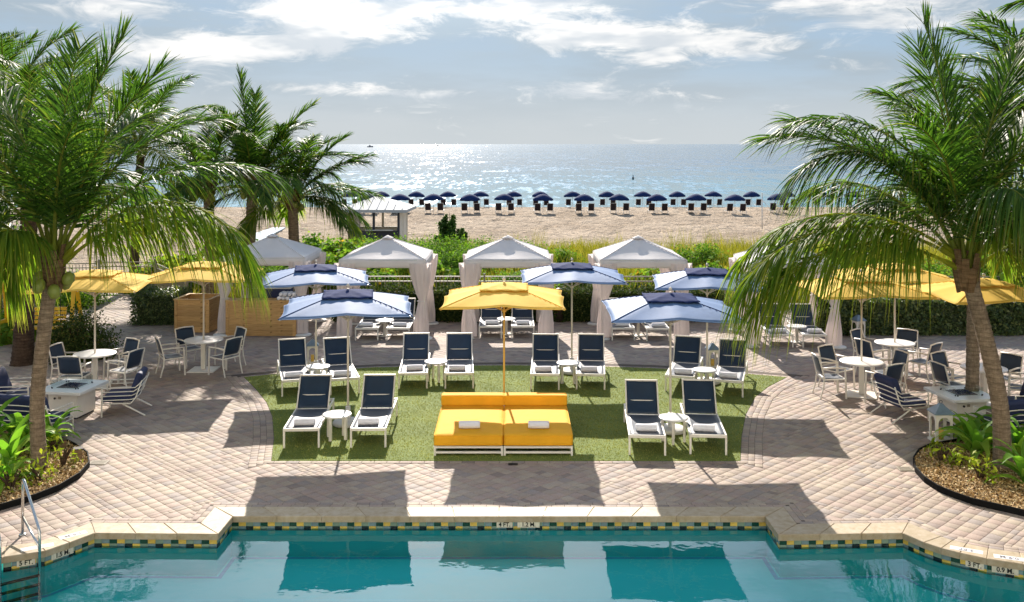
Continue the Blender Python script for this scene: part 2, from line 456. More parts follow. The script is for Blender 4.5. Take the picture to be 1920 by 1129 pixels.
def coping_mat():
    t = NT('travertine_coping'); geo = t.n('ShaderNodeNewGeometry').outputs['Position']
    f = t.noise(9, 6, .65, vec=geo, dist=.4)
    c = t.ramp(f, [(.25, (.31, .235, .13)), (.5, (.41, .325, .215)), (.75, (.47, .395, .295))])
    pit = t.ramp(t.noise(55, 4, .7, vec=geo), [(.62, (0, 0, 0)), (.7, (1, 1, 1))])
    c = t.mix(t.math('MULTIPLY', pit, .35), c, (.25, .18, .10))
    r = t.math('ADD', t.math('MULTIPLY', t.rand(), .16), .92)
    c = t.mix(1.0, c, r, 'MULTIPLY')
    return t.set(c, .62, .35, 0, t.bump(t.noise(55, 4, .7, vec=geo), .3, .004))
M['coping'] = coping_mat()
def glaze(name, col): return simple(name, col, .18, .6, .12, 25, .05, 90, objvar=.12)
M['t_sage'] = glaze('sage_tile', (.20, .27, .20)); M['t_grey'] = glaze('blue_grey_tile', (.17, .24, .25))
M['t_green'] = glaze('dark_green_tile', (.008, .045, .025)); M['t_yellow'] = glaze('yellow_tile', (.62, .42, .08))
M['t_black'] = glaze('black_tile', (.012, .013, .013)); M['t_white'] = glaze('white_marker_tile', (.66, .60, .48))
M['t_white2'] = simple('white_depth_plate', (.78, .76, .73), .4, .4, .04, 20)
M['ink'] = simple('black_lettering', (.012, .012, .012), .5, .3, .1, 9)
M['ink_faded'] = simple('faded_lettering', (.58, .56, .55), .5, .3, .1, 9)
M['ink_grey'] = simple('worn_grey_lettering', (.22, .21, .24), .5, .3, .1, 9)
def pool_mat():
    t = NT('pool_plaster'); geo = t.n('ShaderNodeNewGeometry').outputs['Position']
    f = t.noise(.8, 4, .6, vec=geo)
    c = t.ramp(f, [(.3, (.07, .92, .84)), (.7, (.11, .96, .89))])
    return t.set(c, .8, .2)
M['plaster'] = pool_mat()
M['pool_trim'] = simple('dark_blue_trim_tile', (.05, .52, .72), .4, .4, .1, 9)
def water_mat():
    t = NT('pool_water'); geo = t.n('ShaderNodeNewGeometry').outputs['Position']
    nrm = t.bump(t.noise(1.4, 3, .5, vec=geo, stretch=(1, 1.4, 1)), .06, .05)
    nrm = t.bump(t.noise(7, 2, .5, vec=geo), .03, .02, nrm)
    tr = t.n('ShaderNodeBsdfTransparent'); tr.inputs[0].default_value = (.70, .985, .975, 1)
    gl = t.n('ShaderNodeBsdfGlossy'); gl.inputs['Roughness'].default_value = .0; t.l(nrm, gl.inputs['Normal'])
    fr = t.n('ShaderNodeFresnel'); fr.inputs[0].default_value = 1.40; t.l(nrm, fr.inputs['Normal'])
    mx = t.n('ShaderNodeMixShader'); t.l(fr.outputs[0], mx.inputs[0]); t.l(tr.outputs[0], mx.inputs[1]); t.l(gl.outputs[0], mx.inputs[2])
    t.l(mx.outputs[0], t.out.inputs[0]); return t.m
M['water'] = water_mat()
def glass_mat():
    t = NT('clear_glass')
    tr = t.n('ShaderNodeBsdfTransparent'); tr.inputs[0].default_value = (.93, .96, .96, 1)
    gl = t.n('ShaderNodeBsdfGlossy'); gl.inputs['Roughness'].default_value = .02
    fr = t.n('ShaderNodeLayerWeight'); fr.inputs[0].default_value = .25
    mx = t.n('ShaderNodeMixShader'); t.l(t.math('MULTIPLY', fr.outputs['Facing'], .35), mx.inputs[0]); t.l(tr.outputs[0], mx.inputs[1]); t.l(gl.outputs[0], mx.inputs[2])
    t.l(mx.outputs[0], t.out.inputs[0]); return t.m
M['glass'] = glass_mat()
def sea_mat():
    t = NT('sea_water'); geo = t.n('ShaderNodeNewGeometry').outputs['Position']
    big = t.noise(.012, 4, .6, vec=geo, stretch=(1, 2.2, 1))
    sep = t.n('ShaderNodeSeparateXYZ'); t.l(geo, sep.inputs[0])
    mrn = t.n('ShaderNodeMapRange'); t.l(sep.outputs[1], mrn.inputs[0])
    mrn.inputs[1].default_value = 125; mrn.inputs[2].default_value = 420
    shallow = t.math('SUBTRACT', 1.0, mrn.outputs[0])
    c = t.ramp(t.math('ADD', t.math('MULTIPLY', shallow, .8), t.math('MULTIPLY', t.math('SUBTRACT', big, .5), .5)), [(0, (.018, .075, .13)), (.4, (.022, .12, .18)), (1, (.07, .25, .28))])
    def slopes(scale, stretch, detail, ax, ay):
        mp = t.n('ShaderNodeMapping'); mp.inputs['Scale'].default_value = stretch; t.l(geo, mp.inputs[0])
        nt = t.n('ShaderNodeTexNoise'); nt.inputs['Scale'].default_value = scale; nt.inputs['Detail'].default_value = detail; nt.inputs['Roughness'].default_value = .6
        t.l(mp.outputs[0], nt.inputs['Vector']); sp = t.n('ShaderNodeSeparateColor'); t.l(nt.outputs['Color'], sp.inputs[0])
        return t.math('MULTIPLY', t.math('SUBTRACT', sp.outputs[0], .5), ax), t.math('MULTIPLY', t.math('SUBTRACT', sp.outputs[1], .5), ay)
    x1, y1 = slopes(.9, (1, .14, 1), 2, .42, .86); x2, y2 = slopes(.10, (.8, .45, 1), 4, .18, .78); x3, y3 = slopes(.018, (.5, 1, 1), 3, .1, .35)
    cv = t.n('ShaderNodeCombineXYZ'); cv.inputs[2].default_value = 1.0
    t.l(t.math('ADD', t.math('ADD', x1, x2), x3), cv.inputs[0]); t.l(t.math('ADD', t.math('ADD', y1, y2), y3), cv.inputs[1])
    vn = t.n('ShaderNodeVectorMath', operation='NORMALIZE'); t.l(cv.outputs[0], vn.inputs[0]); nrm = vn.outputs[0]
    foam = t.ramp(t.noise(.35, 6, .75, vec=geo, stretch=(.12, .7, 1)), [(.66, (0, 0, 0)), (.72, (1, 1, 1))])
    near = t.math('GREATER_THAN', shallow, .86)
    c = t.mix(t.math('MULTIPLY', t.math('MULTIPLY', foam, near), .7), c, (.8, .82, .82))
    t.b.inputs['IOR'].default_value = 1.33; t.b.inputs['Specular Tint'].default_value = (.84, .86, .88, 1)
    return t.set(c, .10, .5, 0, nrm)
M['sea'] = sea_mat()
def turf_mat():
    t = NT('artificial_turf'); geo = t.n('ShaderNodeNewGeometry').outputs['Position']
    f = t.noise(70, 4, .7, vec=geo); g = t.noise(1.1, 4, .6, vec=geo)
    c = t.ramp(f, [(.3, (.08, .13, .025)), (.7, (.24, .30, .07))])
    c = t.mix(1.0, c, t.ramp(g, [(.3, (.85, .85, .85)), (.7, (1.15, 1.12, 1.05))]), 'MULTIPLY')
    return t.set(c, .85, .2, 0, t.bump(f, .6, .02))
M['turf'] = turf_mat()
M['blade'] = leafmat('turf_blades', [(0, (.15, .18, .035)), (.5, (.29, .31, .075)), (1, (.44, .42, .15))], .3, .6, .3, 1.3, patch=1.1)
M['dune_grass'] = leafmat('sea_oats_blades', [(0, (.13, .15, .015)), (.5, (.28, .26, .025)), (.85, (.40, .34, .06)), (1, (.46, .38, .15))], .35, .6, .3, 1.3)
M['palm'] = leafmat('palm_leaflet', [(0, (.020, .052, .009)), (.45, (.042, .098, .013)), (.8, (.10, .17, .021)), (1, (.21, .21, .035))], .44, .48, .17, 1.9, tip=(.80, (.20, .13, .06), .7))
M['palm_old'] = leafmat('old_palm_leaflet', [(0, (.055, .12, .012)), (.5, (.125, .20, .018)), (1, (.29, .29, .035))], .52, .55, .15, 1.9, tip=(.80, (.36, .28, .08), .5))
M['rachis'] = simple('palm_rachis', (.22, .25, .04), .45, .4, .2, 3)
M['hedge'] = leafmat('hedge_leaves', [(0, (.02, .038, .012)), (.5, (.045, .075, .018)), (.9, (.10, .12, .03)), (1, (.20, .17, .06))], .25, .75, .1, 1.6)
M['hedge_dark'] = leafmat('dark_hedge_leaves', [(0, (.035, .06, .02)), (.6, (.085, .13, .035)), (1, (.22, .24, .08))], .22, .42, .35, 1.6)
M['seagrape'] = leafmat('sea_grape_leaves', [(0, (.06, .14, .02)), (.55, (.14, .26, .03)), (.88, (.26, .34, .05)), (1, (.45, .28, .04))], .42, .75, .1, 1.6)
M['shrub'] = leafmat('green_shrub_leaves', [(0, (.05, .13, .015)), (.5, (.11, .22, .025)), (1, (.22, .32, .04))], .40, .75, .1, 1.6)
M['conifer'] = leafmat('conifer_needles', [(0, (.03, .08, .018)), (.6, (.07, .15, .03)), (1, (.15, .22, .045))], .3, .75, .1, 1.4)
M['lily'] = leafmat('strap_leaf', [(0, (.10, .24, .025)), (.5, (.19, .36, .04)), (1, (.34, .47, .08))], .5, .5, .18, 1.7)
M['croton'] = leafmat('yellow_green_leaf', [(0, (.16, .26, .02)), (.5, (.30, .38, .03)), (1, (.46, .48, .06))], .38, .6, .12, 1.3)
M['chips'] = leafmat('mulch_chips', [(0, (.20, .11, .045)), (.3, (.46, .29, .12)), (.8, (.66, .48, .24)), (1, (.74, .60, .38))], 0.02, .8, .2, 1)
def trunk_mat(name, a, b):
    t = NT(name)
    f = t.noise(6, 6, .65, stretch=(1, 1, 3))
    c = t.ramp(f, [(.28, a), (.72, b)])
    sp = t.ramp(t.noise(2.3, 5, .7), [(.55, (0, 0, 0)), (.7, (1, 1, 1))])
    c = t.mix(t.math('MULTIPLY', sp, .5), c, scl(a, .55))
    wv = t.n('ShaderNodeTexWave', wave_type='BANDS', bands_direction='Z', wave_profile='SAW'); wv.inputs['Scale'].default_value = 4.2; wv.inputs['Distortion'].default_value = 2.2
    wv.inputs['Detail'].default_value = 4; wv.inputs['Detail Scale'].default_value = 1.6; t.l(t.coord(), wv.inputs['Vector'])
    ring = t.ramp(wv.outputs['Fac'], [(.0, (1, 1, 1)), (.16, (.25, .25, .25)), (.3, (0, 0, 0))])
    c = t.mix(t.math('MULTIPLY', ring, .6), c, scl(a, .45))
    fine = t.ramp(t.noise(40, 5, .7, stretch=(1, 1, .25)), [(.35, (.72, .72, .72)), (.7, (1.12, 1.12, 1.12))])
    c = t.mix(1.0, c, fine, 'MULTIPLY')
    n_ = t.bump(wv.outputs['Fac'], .55, .02); n_ = t.bump(t.noise(22, 6, .7, stretch=(1, 1, 1.5)), .8, .02, n_)
    return t.set(c, .88, .15, 0, n_)
M['trunk'] = trunk_mat('palm_trunk', (.15, .11, .075), (.40, .31, .22))
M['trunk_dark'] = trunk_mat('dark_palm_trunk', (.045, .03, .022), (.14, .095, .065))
M['fibre'] = trunk_mat('palm_fibre', (.10, .06, .03), (.30, .19, .10))
M['coconut'] = simple('green_coconut', (.20, .24, .04), .4, .5, .2, 6)
M['edging'] = simple('black_plastic_edging', (.010, .010, .010), .7, .08, .2, 4)

# ------------------------------------------------------------------ pool, coping, deck
POOL = [(-10.2, 3.0), (-10.2, 11.2), (-9.6, 12.15), (-8.6, 12.45), (-7.8, 12.55), (-7.15, 12.68), (-6.64, 12.87), (-6.18, 13.06), (-5.98, 13.34), (-5.78, 13.66),
        (-4.06, 13.63), (-4.04, 14.27), (3.66, 14.27), (3.67, 13.60), (5.41, 13.66), (5.57, 13.34), (5.72, 13.15), (5.90, 13.00), (6.17, 12.82), (6.56, 12.65),
        (7.05, 12.50), (7.7, 12.38), (8.5, 12.30), (9.4, 12.1), (10.0, 11.2), (10.0, 3.0)]    # clockwise seen from above
def offset_poly(P, d):
    n = len(P); out = []
    for i in range(n):
        p0, p1, p2 = Vector(P[i - 1]), Vector(P[i]), Vector(P[(i + 1) % n])
        e1 = (p1 - p0).normalized(); e2 = (p2 - p1).normalized()
        n1 = Vector((-e1.y, e1.x)); n2 = Vector((-e2.y, e2.x))      # left of travel = outside for clockwise
        m = (n1 + n2); m.normalize()
        out.append(tuple(p1 + m * (d / max(.35, m.dot(n1)))))
    return out
CO = 0.38
POOL_OUT = offset_poly(POOL, CO)
WATER_Z, FLOOR_Z = -0.168, -0.58

def ring_mesh(A, B, z0, z1=None):
    z1 = z0 if z1 is None else z1; n = len(A)
    return [(*p, z0) for p in A] + [(*p, z1) for p in B], [(i, (i + 1) % n, n + (i + 1) % n, n + i) for i in range(n)]

def fill_poly(P, z):
    fs = []
    for t in tessellate_polygon([[Vector((*p, 0)) for p in P]]):
        a, b, c = (P[i] for i in t)
        up = (b[0] - a[0]) * (c[1] - a[1]) - (b[1] - a[1]) * (c[0] - a[0]) > 0
        fs.append(tuple(t) if up else tuple(reversed(t)))
    return [(*p, z) for p in P], fs
# shell
mb = MB()
wall_in = offset_poly(POOL, 0.03)
v, f = ring_mesh(wall_in, wall_in, -0.07, FLOOR_Z); mb.add(v, f)
v, f = fill_poly(wall_in, FLOOR_Z); mb.add(v, f)
pool = mb.build('pool', M['plaster'])
tag(pool, 'teal swimming pool with travertine coping at the front of the terrace', kind='structure')
mb = MB(); tr_in = offset_poly(POOL, -0.06); tr_out = offset_poly(POOL, 0.0); v, f = ring_mesh(tr_in, tr_out, FLOOR_Z + .004); mb.add(v, f)
mb.build('floor_trim', M['pool_trim'], pool)
mb = MB(); v, f = fill_poly(wall_in, WATER_Z); mb.add(v, f)
tag(mb.build('pool_water', M['water']), 'clear turquoise pool water reflecting the sky', kind='structure')

# coping stones
def walk(P, i0, i1, step):
    """split polyline edges P[i0..i1] into pieces of about `step`: yields (edge index, t0, t1)"""
    for i in range(i0, i1):
        L = (Vector(P[i + 1]) - Vector(P[i])).length; n = max(1, round(L / step))
        for k2 in range(n): yield i, k2 / n, (k2 + 1) / n
def lerp2(a, b, t): return (a[0] + (b[0] - a[0]) * t, a[1] + (b[1] - a[1]) * t)
def prism(corners, z0, z1, ch=.006):
    """flat-topped stone from 4 plan corners with a chamfered top edge"""
    c = Vector((sum(p[0] for p in corners) / 4, sum(p[1] for p in corners) / 4))
    sh = [c + (Vector(p) - c) * (1 - ch / max(.05, (Vector(p) - c).length)) for p in corners]
    V = [(*p, z0) for p in corners] + [(*p, z1 - ch) for p in corners] + [(*p, z1) for p in sh]
    F = [(0, 1, 5, 4), (1, 2, 6, 5), (2, 3, 7, 6), (3, 0, 4, 7), (4, 5, 9, 8), (5, 6, 10, 9), (6, 7, 11, 10), (7, 4, 8, 11), (8, 9, 10, 11), (3, 2, 1, 0)]
    return V, F
GAP = .006
for (i, t0, t1) in walk(POOL, 2, 23, .62):
    L = (Vector(POOL[i + 1]) - Vector(POOL[i])).length; e = GAP / 2 / L
    a0, a1 = lerp2(POOL[i], POOL[i + 1], t0 + e), lerp2(POOL[i], POOL[i + 1], t1 - e)
    b0, b1 = lerp2(POOL_OUT[i], POOL_OUT[i + 1], t0 + e), lerp2(POOL_OUT[i], POOL_OUT[i + 1], t1 - e)
    V, F = prism([a0, a1, b1, b0], -.072, .014, .010)
    MB().add(V, F).build('coping_stone', M['coping'], pool)
mb = MB()
v, f = ring_mesh(offset_poly(POOL, .012), offset_poly(POOL, CO - .01), .005); mb.add(v, f)
v, f = ring_mesh(offset_poly(POOL, .012), offset_poly(POOL, .012), -.073, .005); mb.add(v, f)
mb.build('coping_grout', M['coping'], pool)
# waterline tiles
TILE_W, TILE_H = .105, .062
top_pat = ['t_sage', 't_grey', 't_green', 't_yellow']; low_pat = ['t_yellow', 't_sage', 't_grey', 't_black']
wall_t = offset_poly(POOL, .022)
tile_n = 0
marker_slots = []
for i in range(6, 20):
    A, B = Vector(wall_t[i]), Vector(wall_t[i + 1]); L = (B - A).length; n = max(1, round(L / TILE_W)); w = L / n
    d = (B - A).normalized(); ang = math.atan2(d.y, d.x)
    for k2 in range(n):
        c = A + d * (w * (k2 + .5))
        for row in range(2):
            z = -.073 - TILE_H * (row + .5) - .001
            nm = top_pat[tile_n % 4] if row == 0 else ('t_black' if tile_n % 4 == 0 else 't_yellow' if tile_n % 4 == 1 else 't_sage' if tile_n % 4 == 2 else 't_grey')
            o = MB().box((0, 0, 0), (w - .004, .012, TILE_H - .004)).build('waterline_tile', M[nm], pool)
            o.location = (c.x, c.y, z); o.rotation_euler = (0, 0, ang)
        tile_n += 1
def text_obj(txt, size, m, parent, loc, rot, name='depth_marking', bold=0.0, xs=1.0):
    cu = bpy.data.curves.new('t', 'FONT'); cu.body = txt; cu.size = size; cu.extrude = .0012; cu.align_x = 'CENTER'; cu.align_y = 'CENTER'; cu.offset = bold
    to = bpy.data.objects.new('t', cu); COL.objects.link(to)
    bpy.context.view_layer.update()
    me = bpy.data.meshes.new_from_object(to.evaluated_get(bpy.context.evaluated_depsgraph_get()))
    bpy.data.objects.remove(to); me.materials.clear(); me.materials.append(m); me.name = name
    o = obj(name, me, parent, loc); o.rotation_euler = rot; o.scale = (xs, 1, 1); return o
def wall_marker(p, ang, txt, w):
    nx, ny = math.sin(ang), -math.cos(ang)                         # into the pool
    c = (p[0] + nx * .006, p[1] + ny * .006)
    pl = MB().box((0, 0, 0), (w, .014, TILE_H + .02)).build('marker_tile', M['t_white'], pool)
    pl.location = (*c, -.110); pl.rotation_euler = (0, 0, ang)
    text_obj(txt, .085, M['ink'], pool, (c[0] + nx * .0085, c[1] + ny * .0085, -.110), (R(90), 0, ang), bold=.002, xs=.95)
def seg(i, t):
    a, b = wall_t[i], wall_t[i + 1]; return lerp2(a, b, t), math.atan2(b[1] - a[1], b[0] - a[0])
yw = 14.27 + .022
wall_marker(((946 - 960) / F_PX * yw, yw), 0, '4 FT.', .23)
wall_marker(((991 - 960) / F_PX * yw, yw), 0, '1.2 M.', .32)
p, a = seg(7, .72); p2, a2 = seg(6, .55)
wall_marker(p, a, '1.5 M.', .31); wall_marker(p2, a2, '5 FT.', .22)
p, a = seg(17, .55); wall_marker(p, a, '3 FT.', .22)
p, a = seg(18, .50); wall_marker(p, a, '0.9 M.', .31)
def deck_marker(px, py, ang, txt, w, m):
    X, Y = G(px, py, .014)
    pl = MB().box((0, 0, 0), (w, .12, .006)).build('marker_plate', M['t_white2'], pool); pl.location = (X, Y, .0125); pl.rotation_euler = (0, 0, ang)
    text_obj(txt, .10, m, pool, (X, Y, .0165), (0, 0, ang + PI), bold=.002)
deck_marker(944, 963, 0, '4 FT', .42, M['ink_faded']); deck_marker(1009, 963, 0, '1.2 M', .36, M['ink_faded'])
deck_marker(1812, 1031, R(-27), '3 FT', .40, M['ink_grey']); deck_marker(1892, 1046, R(-22), '0.9 M', .36, M['ink_grey'])
deck_marker(137, 1003, R(42), '1.5 M', .36, M['ink_grey']); deck_marker(70, 1026, R(30), '5 FT', .40, M['ink_faded'])

# deck base sheet with the pool cut out
DECK = [(-30, -4), (30, -4), (30, 31.2), (-11.0, 31.2), (-11.8, 38), (-15.2, 38), (-15.5, 31.2), (-30, 31.2)]
hole = offset_poly(POOL, .05)
tess = tessellate_polygon([[Vector((*p, 0)) for p in DECK], [Vector((*p, 0)) for p in hole]])
allp = DECK + hole
mb = MB(); mb.add([(*p, -.014) for p in allp], [tuple(t) for t in tess])
paving = mb.build('pavement', M['joint'])
bm = bmesh.new(); bm.from_mesh(paving.data); bmesh.ops.recalc_face_normals(bm, faces=bm.faces)
for fc in bm.faces:
    if fc.normal.z < 0: fc.normal_flip()
bm.to_mesh(paving.data); bm.free()
tag(paving, 'tan and pink interlocking paver terrace around the pool', kind='structure')

# turf outline (world)
TURF = [G(509, 865), G(514, 823), G(511, 782), G(500, 755), G(480, 730), G(458, 708),
        G(560, 698), G(700, 690), G(830, 687), G(945, 686), G(1080, 687), G(1220, 691), G(1360, 699), G(1475, 708),
        G(1440, 726), G(1416, 745), G(1398, 778), G(1390, 820), G(1388, 865)]
def in_poly(P, X, Y):
    X = np.asarray(X); Y = np.asarray(Y); r = np.zeros(X.shape, bool); n = len(P)
    for i in range(n):
        x0, y0 = P[i - 1]; x1, y1 = P[i]
        if y0 == y1: continue
        c = ((y0 > Y) != (y1 > Y)) & (X < (x1 - x0) * (Y - y0) / (y1 - y0) + x0); r ^= c
    return r
# field pavers on the diagonal
pav = []      # (cx, cy, w, h, angle, tone, ztop, thickness)
SQ, SM, GP = .19, .095, .0065
seq = [SQ] * 7 + [SM, SM]; per = sum(seq)
edges = np.concatenate([[0], np.cumsum(seq)])
def cells(lo, hi):
    out = []; k2 = math.floor(lo / per) * per
    while k2 < hi:
        for j in range(9): out.append((k2 + edges[j], k2 + edges[j + 1]))
        k2 += per
    return out
rs = random.Random(3)
U = cells(-6, 36); V_ = cells(-6, 36)
s2 = math.sqrt(.5)
cop_mid = offset_poly(POOL, .16)
cand = []
for (u0, u1) in U:
    for (v0, v1) in V_:
        cu_, cv_ = (u0 + u1) / 2 + .12, (v0 + v1) / 2 + .25
        X, Y = (cu_ - cv_) * s2, (cu_ + cv_) * s2
        if Y < 11.5 or Y > 37.8 or abs(X) > 15.8 or abs(X) > Y * .56 + 1.2: continue
        cand.append((X, Y, u1 - u0, v1 - v0))
cx = np.array([c[0] for c in cand]); cyy = np.array([c[1] for c in cand])
okk = in_poly(DECK, cx, cyy)
d = .135
for (ox, oy) in ((0, d), (0, -d), (d, 0), (-d, 0)): okk &= ~in_poly(cop_mid, cx + ox, cyy + oy)
deep = [(p[0], p[1]) for p in TURF]
inside = in_poly(TURF, cx, cyy)
for (ox, oy) in ((0, .3), (0, -.3), (.3, 0), (-.3, 0)): inside &= in_poly(TURF, cx + ox, cyy + oy)
okk &= ~inside
ANG = PI / 4
for (c, ok) in zip(cand, okk):
    if not ok: continue
    X, Y, w, h = c
    r = rs.random()
    if w > .15 and h > .15 and r < .07:                      # a square made of two oblongs
        if rs.random() < .5: parts = [(0, -h * .2, w, h * .6), (0, h * .3, w, h * .4)]
        else: parts = [(-w * .2, 0, w * .6, h), (w * .3, 0, w * .4, h)]
    elif (w > .15) != (h > .15) and r < .35:
        parts = [(-w / 4, 0, w / 2, h), (w / 4, 0, w / 2, h)] if w > h else [(0, -h / 4, w, h / 2), (0, h / 4, w, h / 2)]
    else: parts = [(0, 0, w, h)]
    for (a, b, ww, hh) in parts:
        x = X + a * s2 - b * s2; y = Y + a * s2 + b * s2
        pav.append((x, y, ww - GP, hh - GP, ANG, rs.random(), rs.uniform(-.0015, .0015), .016))
# border courses (laid 4 mm proud over a bedding strip)
def course(P, i0, i1, d0, d1, step, closed=False, z=.0065):
    A = offset_poly(P, d0); B = offset_poly(P, d1)
    for (i, t0, t1) in walk(A, i0, i1, step):
        a0, a1 = lerp2(A[i], A[i + 1], t0), lerp2(A[i], A[i + 1], t1); b0, b1 = lerp2(B[i], B[i + 1], t0), lerp2(B[i], B[i + 1], t1)
        m0 = lerp2(a0, b0, .5); m1 = lerp2(a1, b1, .5); c = lerp2(m0, m1, .5); e = (m1[0] - m0[0], m1[1] - m0[1])
        pav.append((c[0], c[1], math.hypot(*e) - GP, abs(d1 - d0) - GP, math.atan2(e[1], e[0]), rs.random(), z + rs.uniform(-.0008, .0008), .012))
course(POOL, 2, 23, CO + .004, CO + .100, .19); course(POOL, 2, 23, CO + .100, CO + .195, .185)
mb = MB(); v, f = ring_mesh(offset_poly(POOL, CO - .01), offset_poly(POOL, CO + .198), .0028); mb.add(v, f)
mb.build('bedding_strip', M['joint'], paving)
TC = TURF[::-1] if False else TURF          # TURF runs clockwise: outside is on the left
course(TURF, 0, 5, .004, .13, .13); course(TURF, 0, 5, .13, .24, .2); course(TURF, 0, 5, .24, .37, .13)
course(TURF, 5, 13, .004, .12, .2)
course(TURF, 13, 18, .004, .13, .13); course(TURF, 13, 18, .13, .24, .2); course(TURF, 13, 18, .24, .37, .13)
FR = [TURF[18], TURF[0]]
A0, A1 = Vector(FR[0]) + Vector((.37, -.06)), Vector(FR[1]) + Vector((-.37, -.06))
n = 41
for k2 in range(n):
    c = A0.lerp(A1, (k2 + .5) / n); pav.append((c.x, c.y, (A1 - A0).length / n - GP, .11 - GP, 0, rs.random(), .0065, .012))
mb = MB(); v, f = ring_mesh(TURF, offset_poly(TURF, .372), .0029); v2 = list(zip(v, range(len(v))))
mb.add(v, f[:-1]); mb.add([(A0.x, A0.y - .055, .0029), (A1.x, A1.y - .055, .0029), (A1.x, A1.y + .06, .0029), (A0.x, A0.y + .06, .0029)], [(0, 1, 2, 3)])
mb.build('bedding_strip', M['joint'], paving)

pav.sort(key=lambda p: p[1])
def visible(p):
    px = 960 + F_PX * p[0] / p[1]; py = HOR + F_PX * CAM_H / p[1]
    if py > 1129 or not (0 < px < 1920): return False
    for bed in ((75, 885, 95), (1880, 884, 140)):
        if abs(px - bed[0]) < bed[2] and py < 950 and py > 760: return False
    return True
near, far = [], []
for p in pav:
    if len(near) < 300 and visible(p): near.append(p)
    else: far.append(p)
def paver_arrays(P):
    P = np.array(P); n = len(P); ca, sa = np.cos(P[:, 4]), np.sin(P[:, 4]); ch = .0022
    V = np.zeros((n, 12, 3))
    for k2, (sx, sy) in enumerate(((-1, -1), (1, -1), (1, 1), (-1, 1))):
        for lev, (ins, dz) in enumerate(((0, -1), (0, 0), (ch, 1))):
            lx = sx * (P[:, 2] / 2 - ins); ly = sy * (P[:, 3] / 2 - ins)
            V[:, lev * 4 + k2, 0] = P[:, 0] + lx * ca - ly * sa; V[:, lev * 4 + k2, 1] = P[:, 1] + lx * sa + ly * ca
            V[:, lev * 4 + k2, 2] = P[:, 6] - (P[:, 7] if dz < 0 else ch * .6 if dz == 0 else 0)
    q = [(8, 9, 10, 11)]
    for l in (0, 4):
        for k2 in range(4): q.append((l + k2, l + (k2 + 1) % 4, l + 4 + (k2 + 1) % 4, l + 4 + k2))
    Q = (np.array(q)[None] + (np.arange(n) * 12)[:, None, None]).reshape(-1, 4)
    return V.reshape(-1, 3), Q, np.repeat(P[:, 5], 12)
for p in near:
    Vv, Q, T = paver_arrays([(0, 0, *p[2:])])
    obj('paver', np_mesh('paver', Vv, Q, None, M['paver'], {'tone': T}), paving, (p[0], p[1], 0))
Vv, Q, T = paver_arrays(far)
o = obj('pavers', np_mesh('pavers', Vv, Q, None, M['paver'], {'tone': T}), paving); tag(o, kind='stuff')
# drain covers
for (px, py, w, h, m) in ((962, 871, .17, .10, 'dark_metal'), (1697, 880, .24, .2, 'fence'), (185, 868, .3, .22, 'fence')):
    X, Y = G(px, py); mb = MB(); mb.cbox((0, 0, 0), (w, h, .006), .002)
    for k2 in range(5): mb.box((0, -h * .36 + k2 * h * .18, .0045), (w * .8, h * .06, .003))
    o = mb.build('drain_cover', M[m], paving); o.location = (X, Y, .0085)

# turf
mb = MB(); v, f = fill_poly(TURF, .012); mb.add(v, f); n = len(TURF)
mb.add([(*p, .012) for p in TURF] + [(*p, -.01) for p in TURF], [(i, (i + 1) % n, n + (i + 1) % n, n + i) for i in range(n)])
turf = mb.build('lawn', M['turf']); tag(turf, 'short artificial grass under the rows of loungers', kind='structure')
NB = 90000
bx = RNG.uniform(-6.5, 6.6, NB * 2); by = RNG.uniform(16.7, 24.1, NB * 2); ok = in_poly(TURF, bx, by); bx = bx[ok][:NB]; by = by[ok][:NB]; nb = len(bx)
ang = RNG.uniform(0, 2 * PI, nb); w = RNG.uniform(.004, .008, nb); h = RNG.uniform(.010, .024, nb); lx = RNG.normal(0, .012, nb); ly = RNG.normal(0, .012, nb)
V = np.zeros((nb, 3, 3)); V[:, 0] = np.c_[bx - np.cos(ang) * w, by - np.sin(ang) * w, np.full(nb, .011)]; V[:, 1] = np.c_[bx + np.cos(ang) * w, by + np.sin(ang) * w, np.full(nb, .011)]
V[:, 2] = np.c_[bx + lx, by + ly, .012 + h]
tn = np.repeat(RNG.random(nb), 3)
o = obj('grass_blades', np_mesh('grass_blades', V.reshape(-1, 3), None, np.arange(nb * 3).reshape(-1, 3), M['blade'], {'tone': tn}), turf); tag(o, kind='stuff')

# ------------------------------------------------------------------ beach ground, sea
prof = [(30.9, -.03), (42, -.05), (48, -.5), (56, -1.5), (70, -1.58), (100, -1.5), (105, -1.56), (112, -1.95), (120, -2.3), (135, -3.25), (170, -6.0)]
def ground_z(y): return float(np.interp(y, [p[0] for p in prof], [p[1] for p in prof]))
ys = np.concatenate([np.linspace(30.9, 60, 60), np.linspace(60.5, 125, 150), np.linspace(127, 170, 12)]); xs = np.linspace(-150, 150, 320)
XX, YY = np.meshgrid(xs, ys); ZZ = np.interp(YY, [p[0] for p in prof], [p[1] for p in prof])
amp = np.clip((YY - 44) / 14, 0, 1) * np.clip((125 - YY) / 15, 0, 1)
ZZ = ZZ + amp * (.07 * np.sin(XX * .9 + np.sin(YY * .5) * 2) * np.sin(YY * .8 + XX * .2) + RNG.normal(0, .045, XX.shape))
nx, ny = len(xs), len(ys); I = np.arange(nx * ny).reshape(ny, nx)
Q = np.stack([I[:-1, :-1], I[:-1, 1:], I[1:, 1:], I[1:, :-1]], -1).reshape(-1, 4)
tag(obj('sand', np_mesh('sand', np.c_[XX.ravel(), YY.ravel(), ZZ.ravel()], Q, None, M['sand'], smooth=True)), 'trampled pale beach sand running down to the sea', kind='structure')
mb = MB(); mb.add([(-26000, 118, -3.2), (26000, 118, -3.2), (26000, 30000, -3.2), (-26000, 30000, -3.2)], [(0, 1, 2, 3)])
tag(mb.build('sea', M['sea']), 'glittering blue-green sea reaching the horizon', kind='structure')

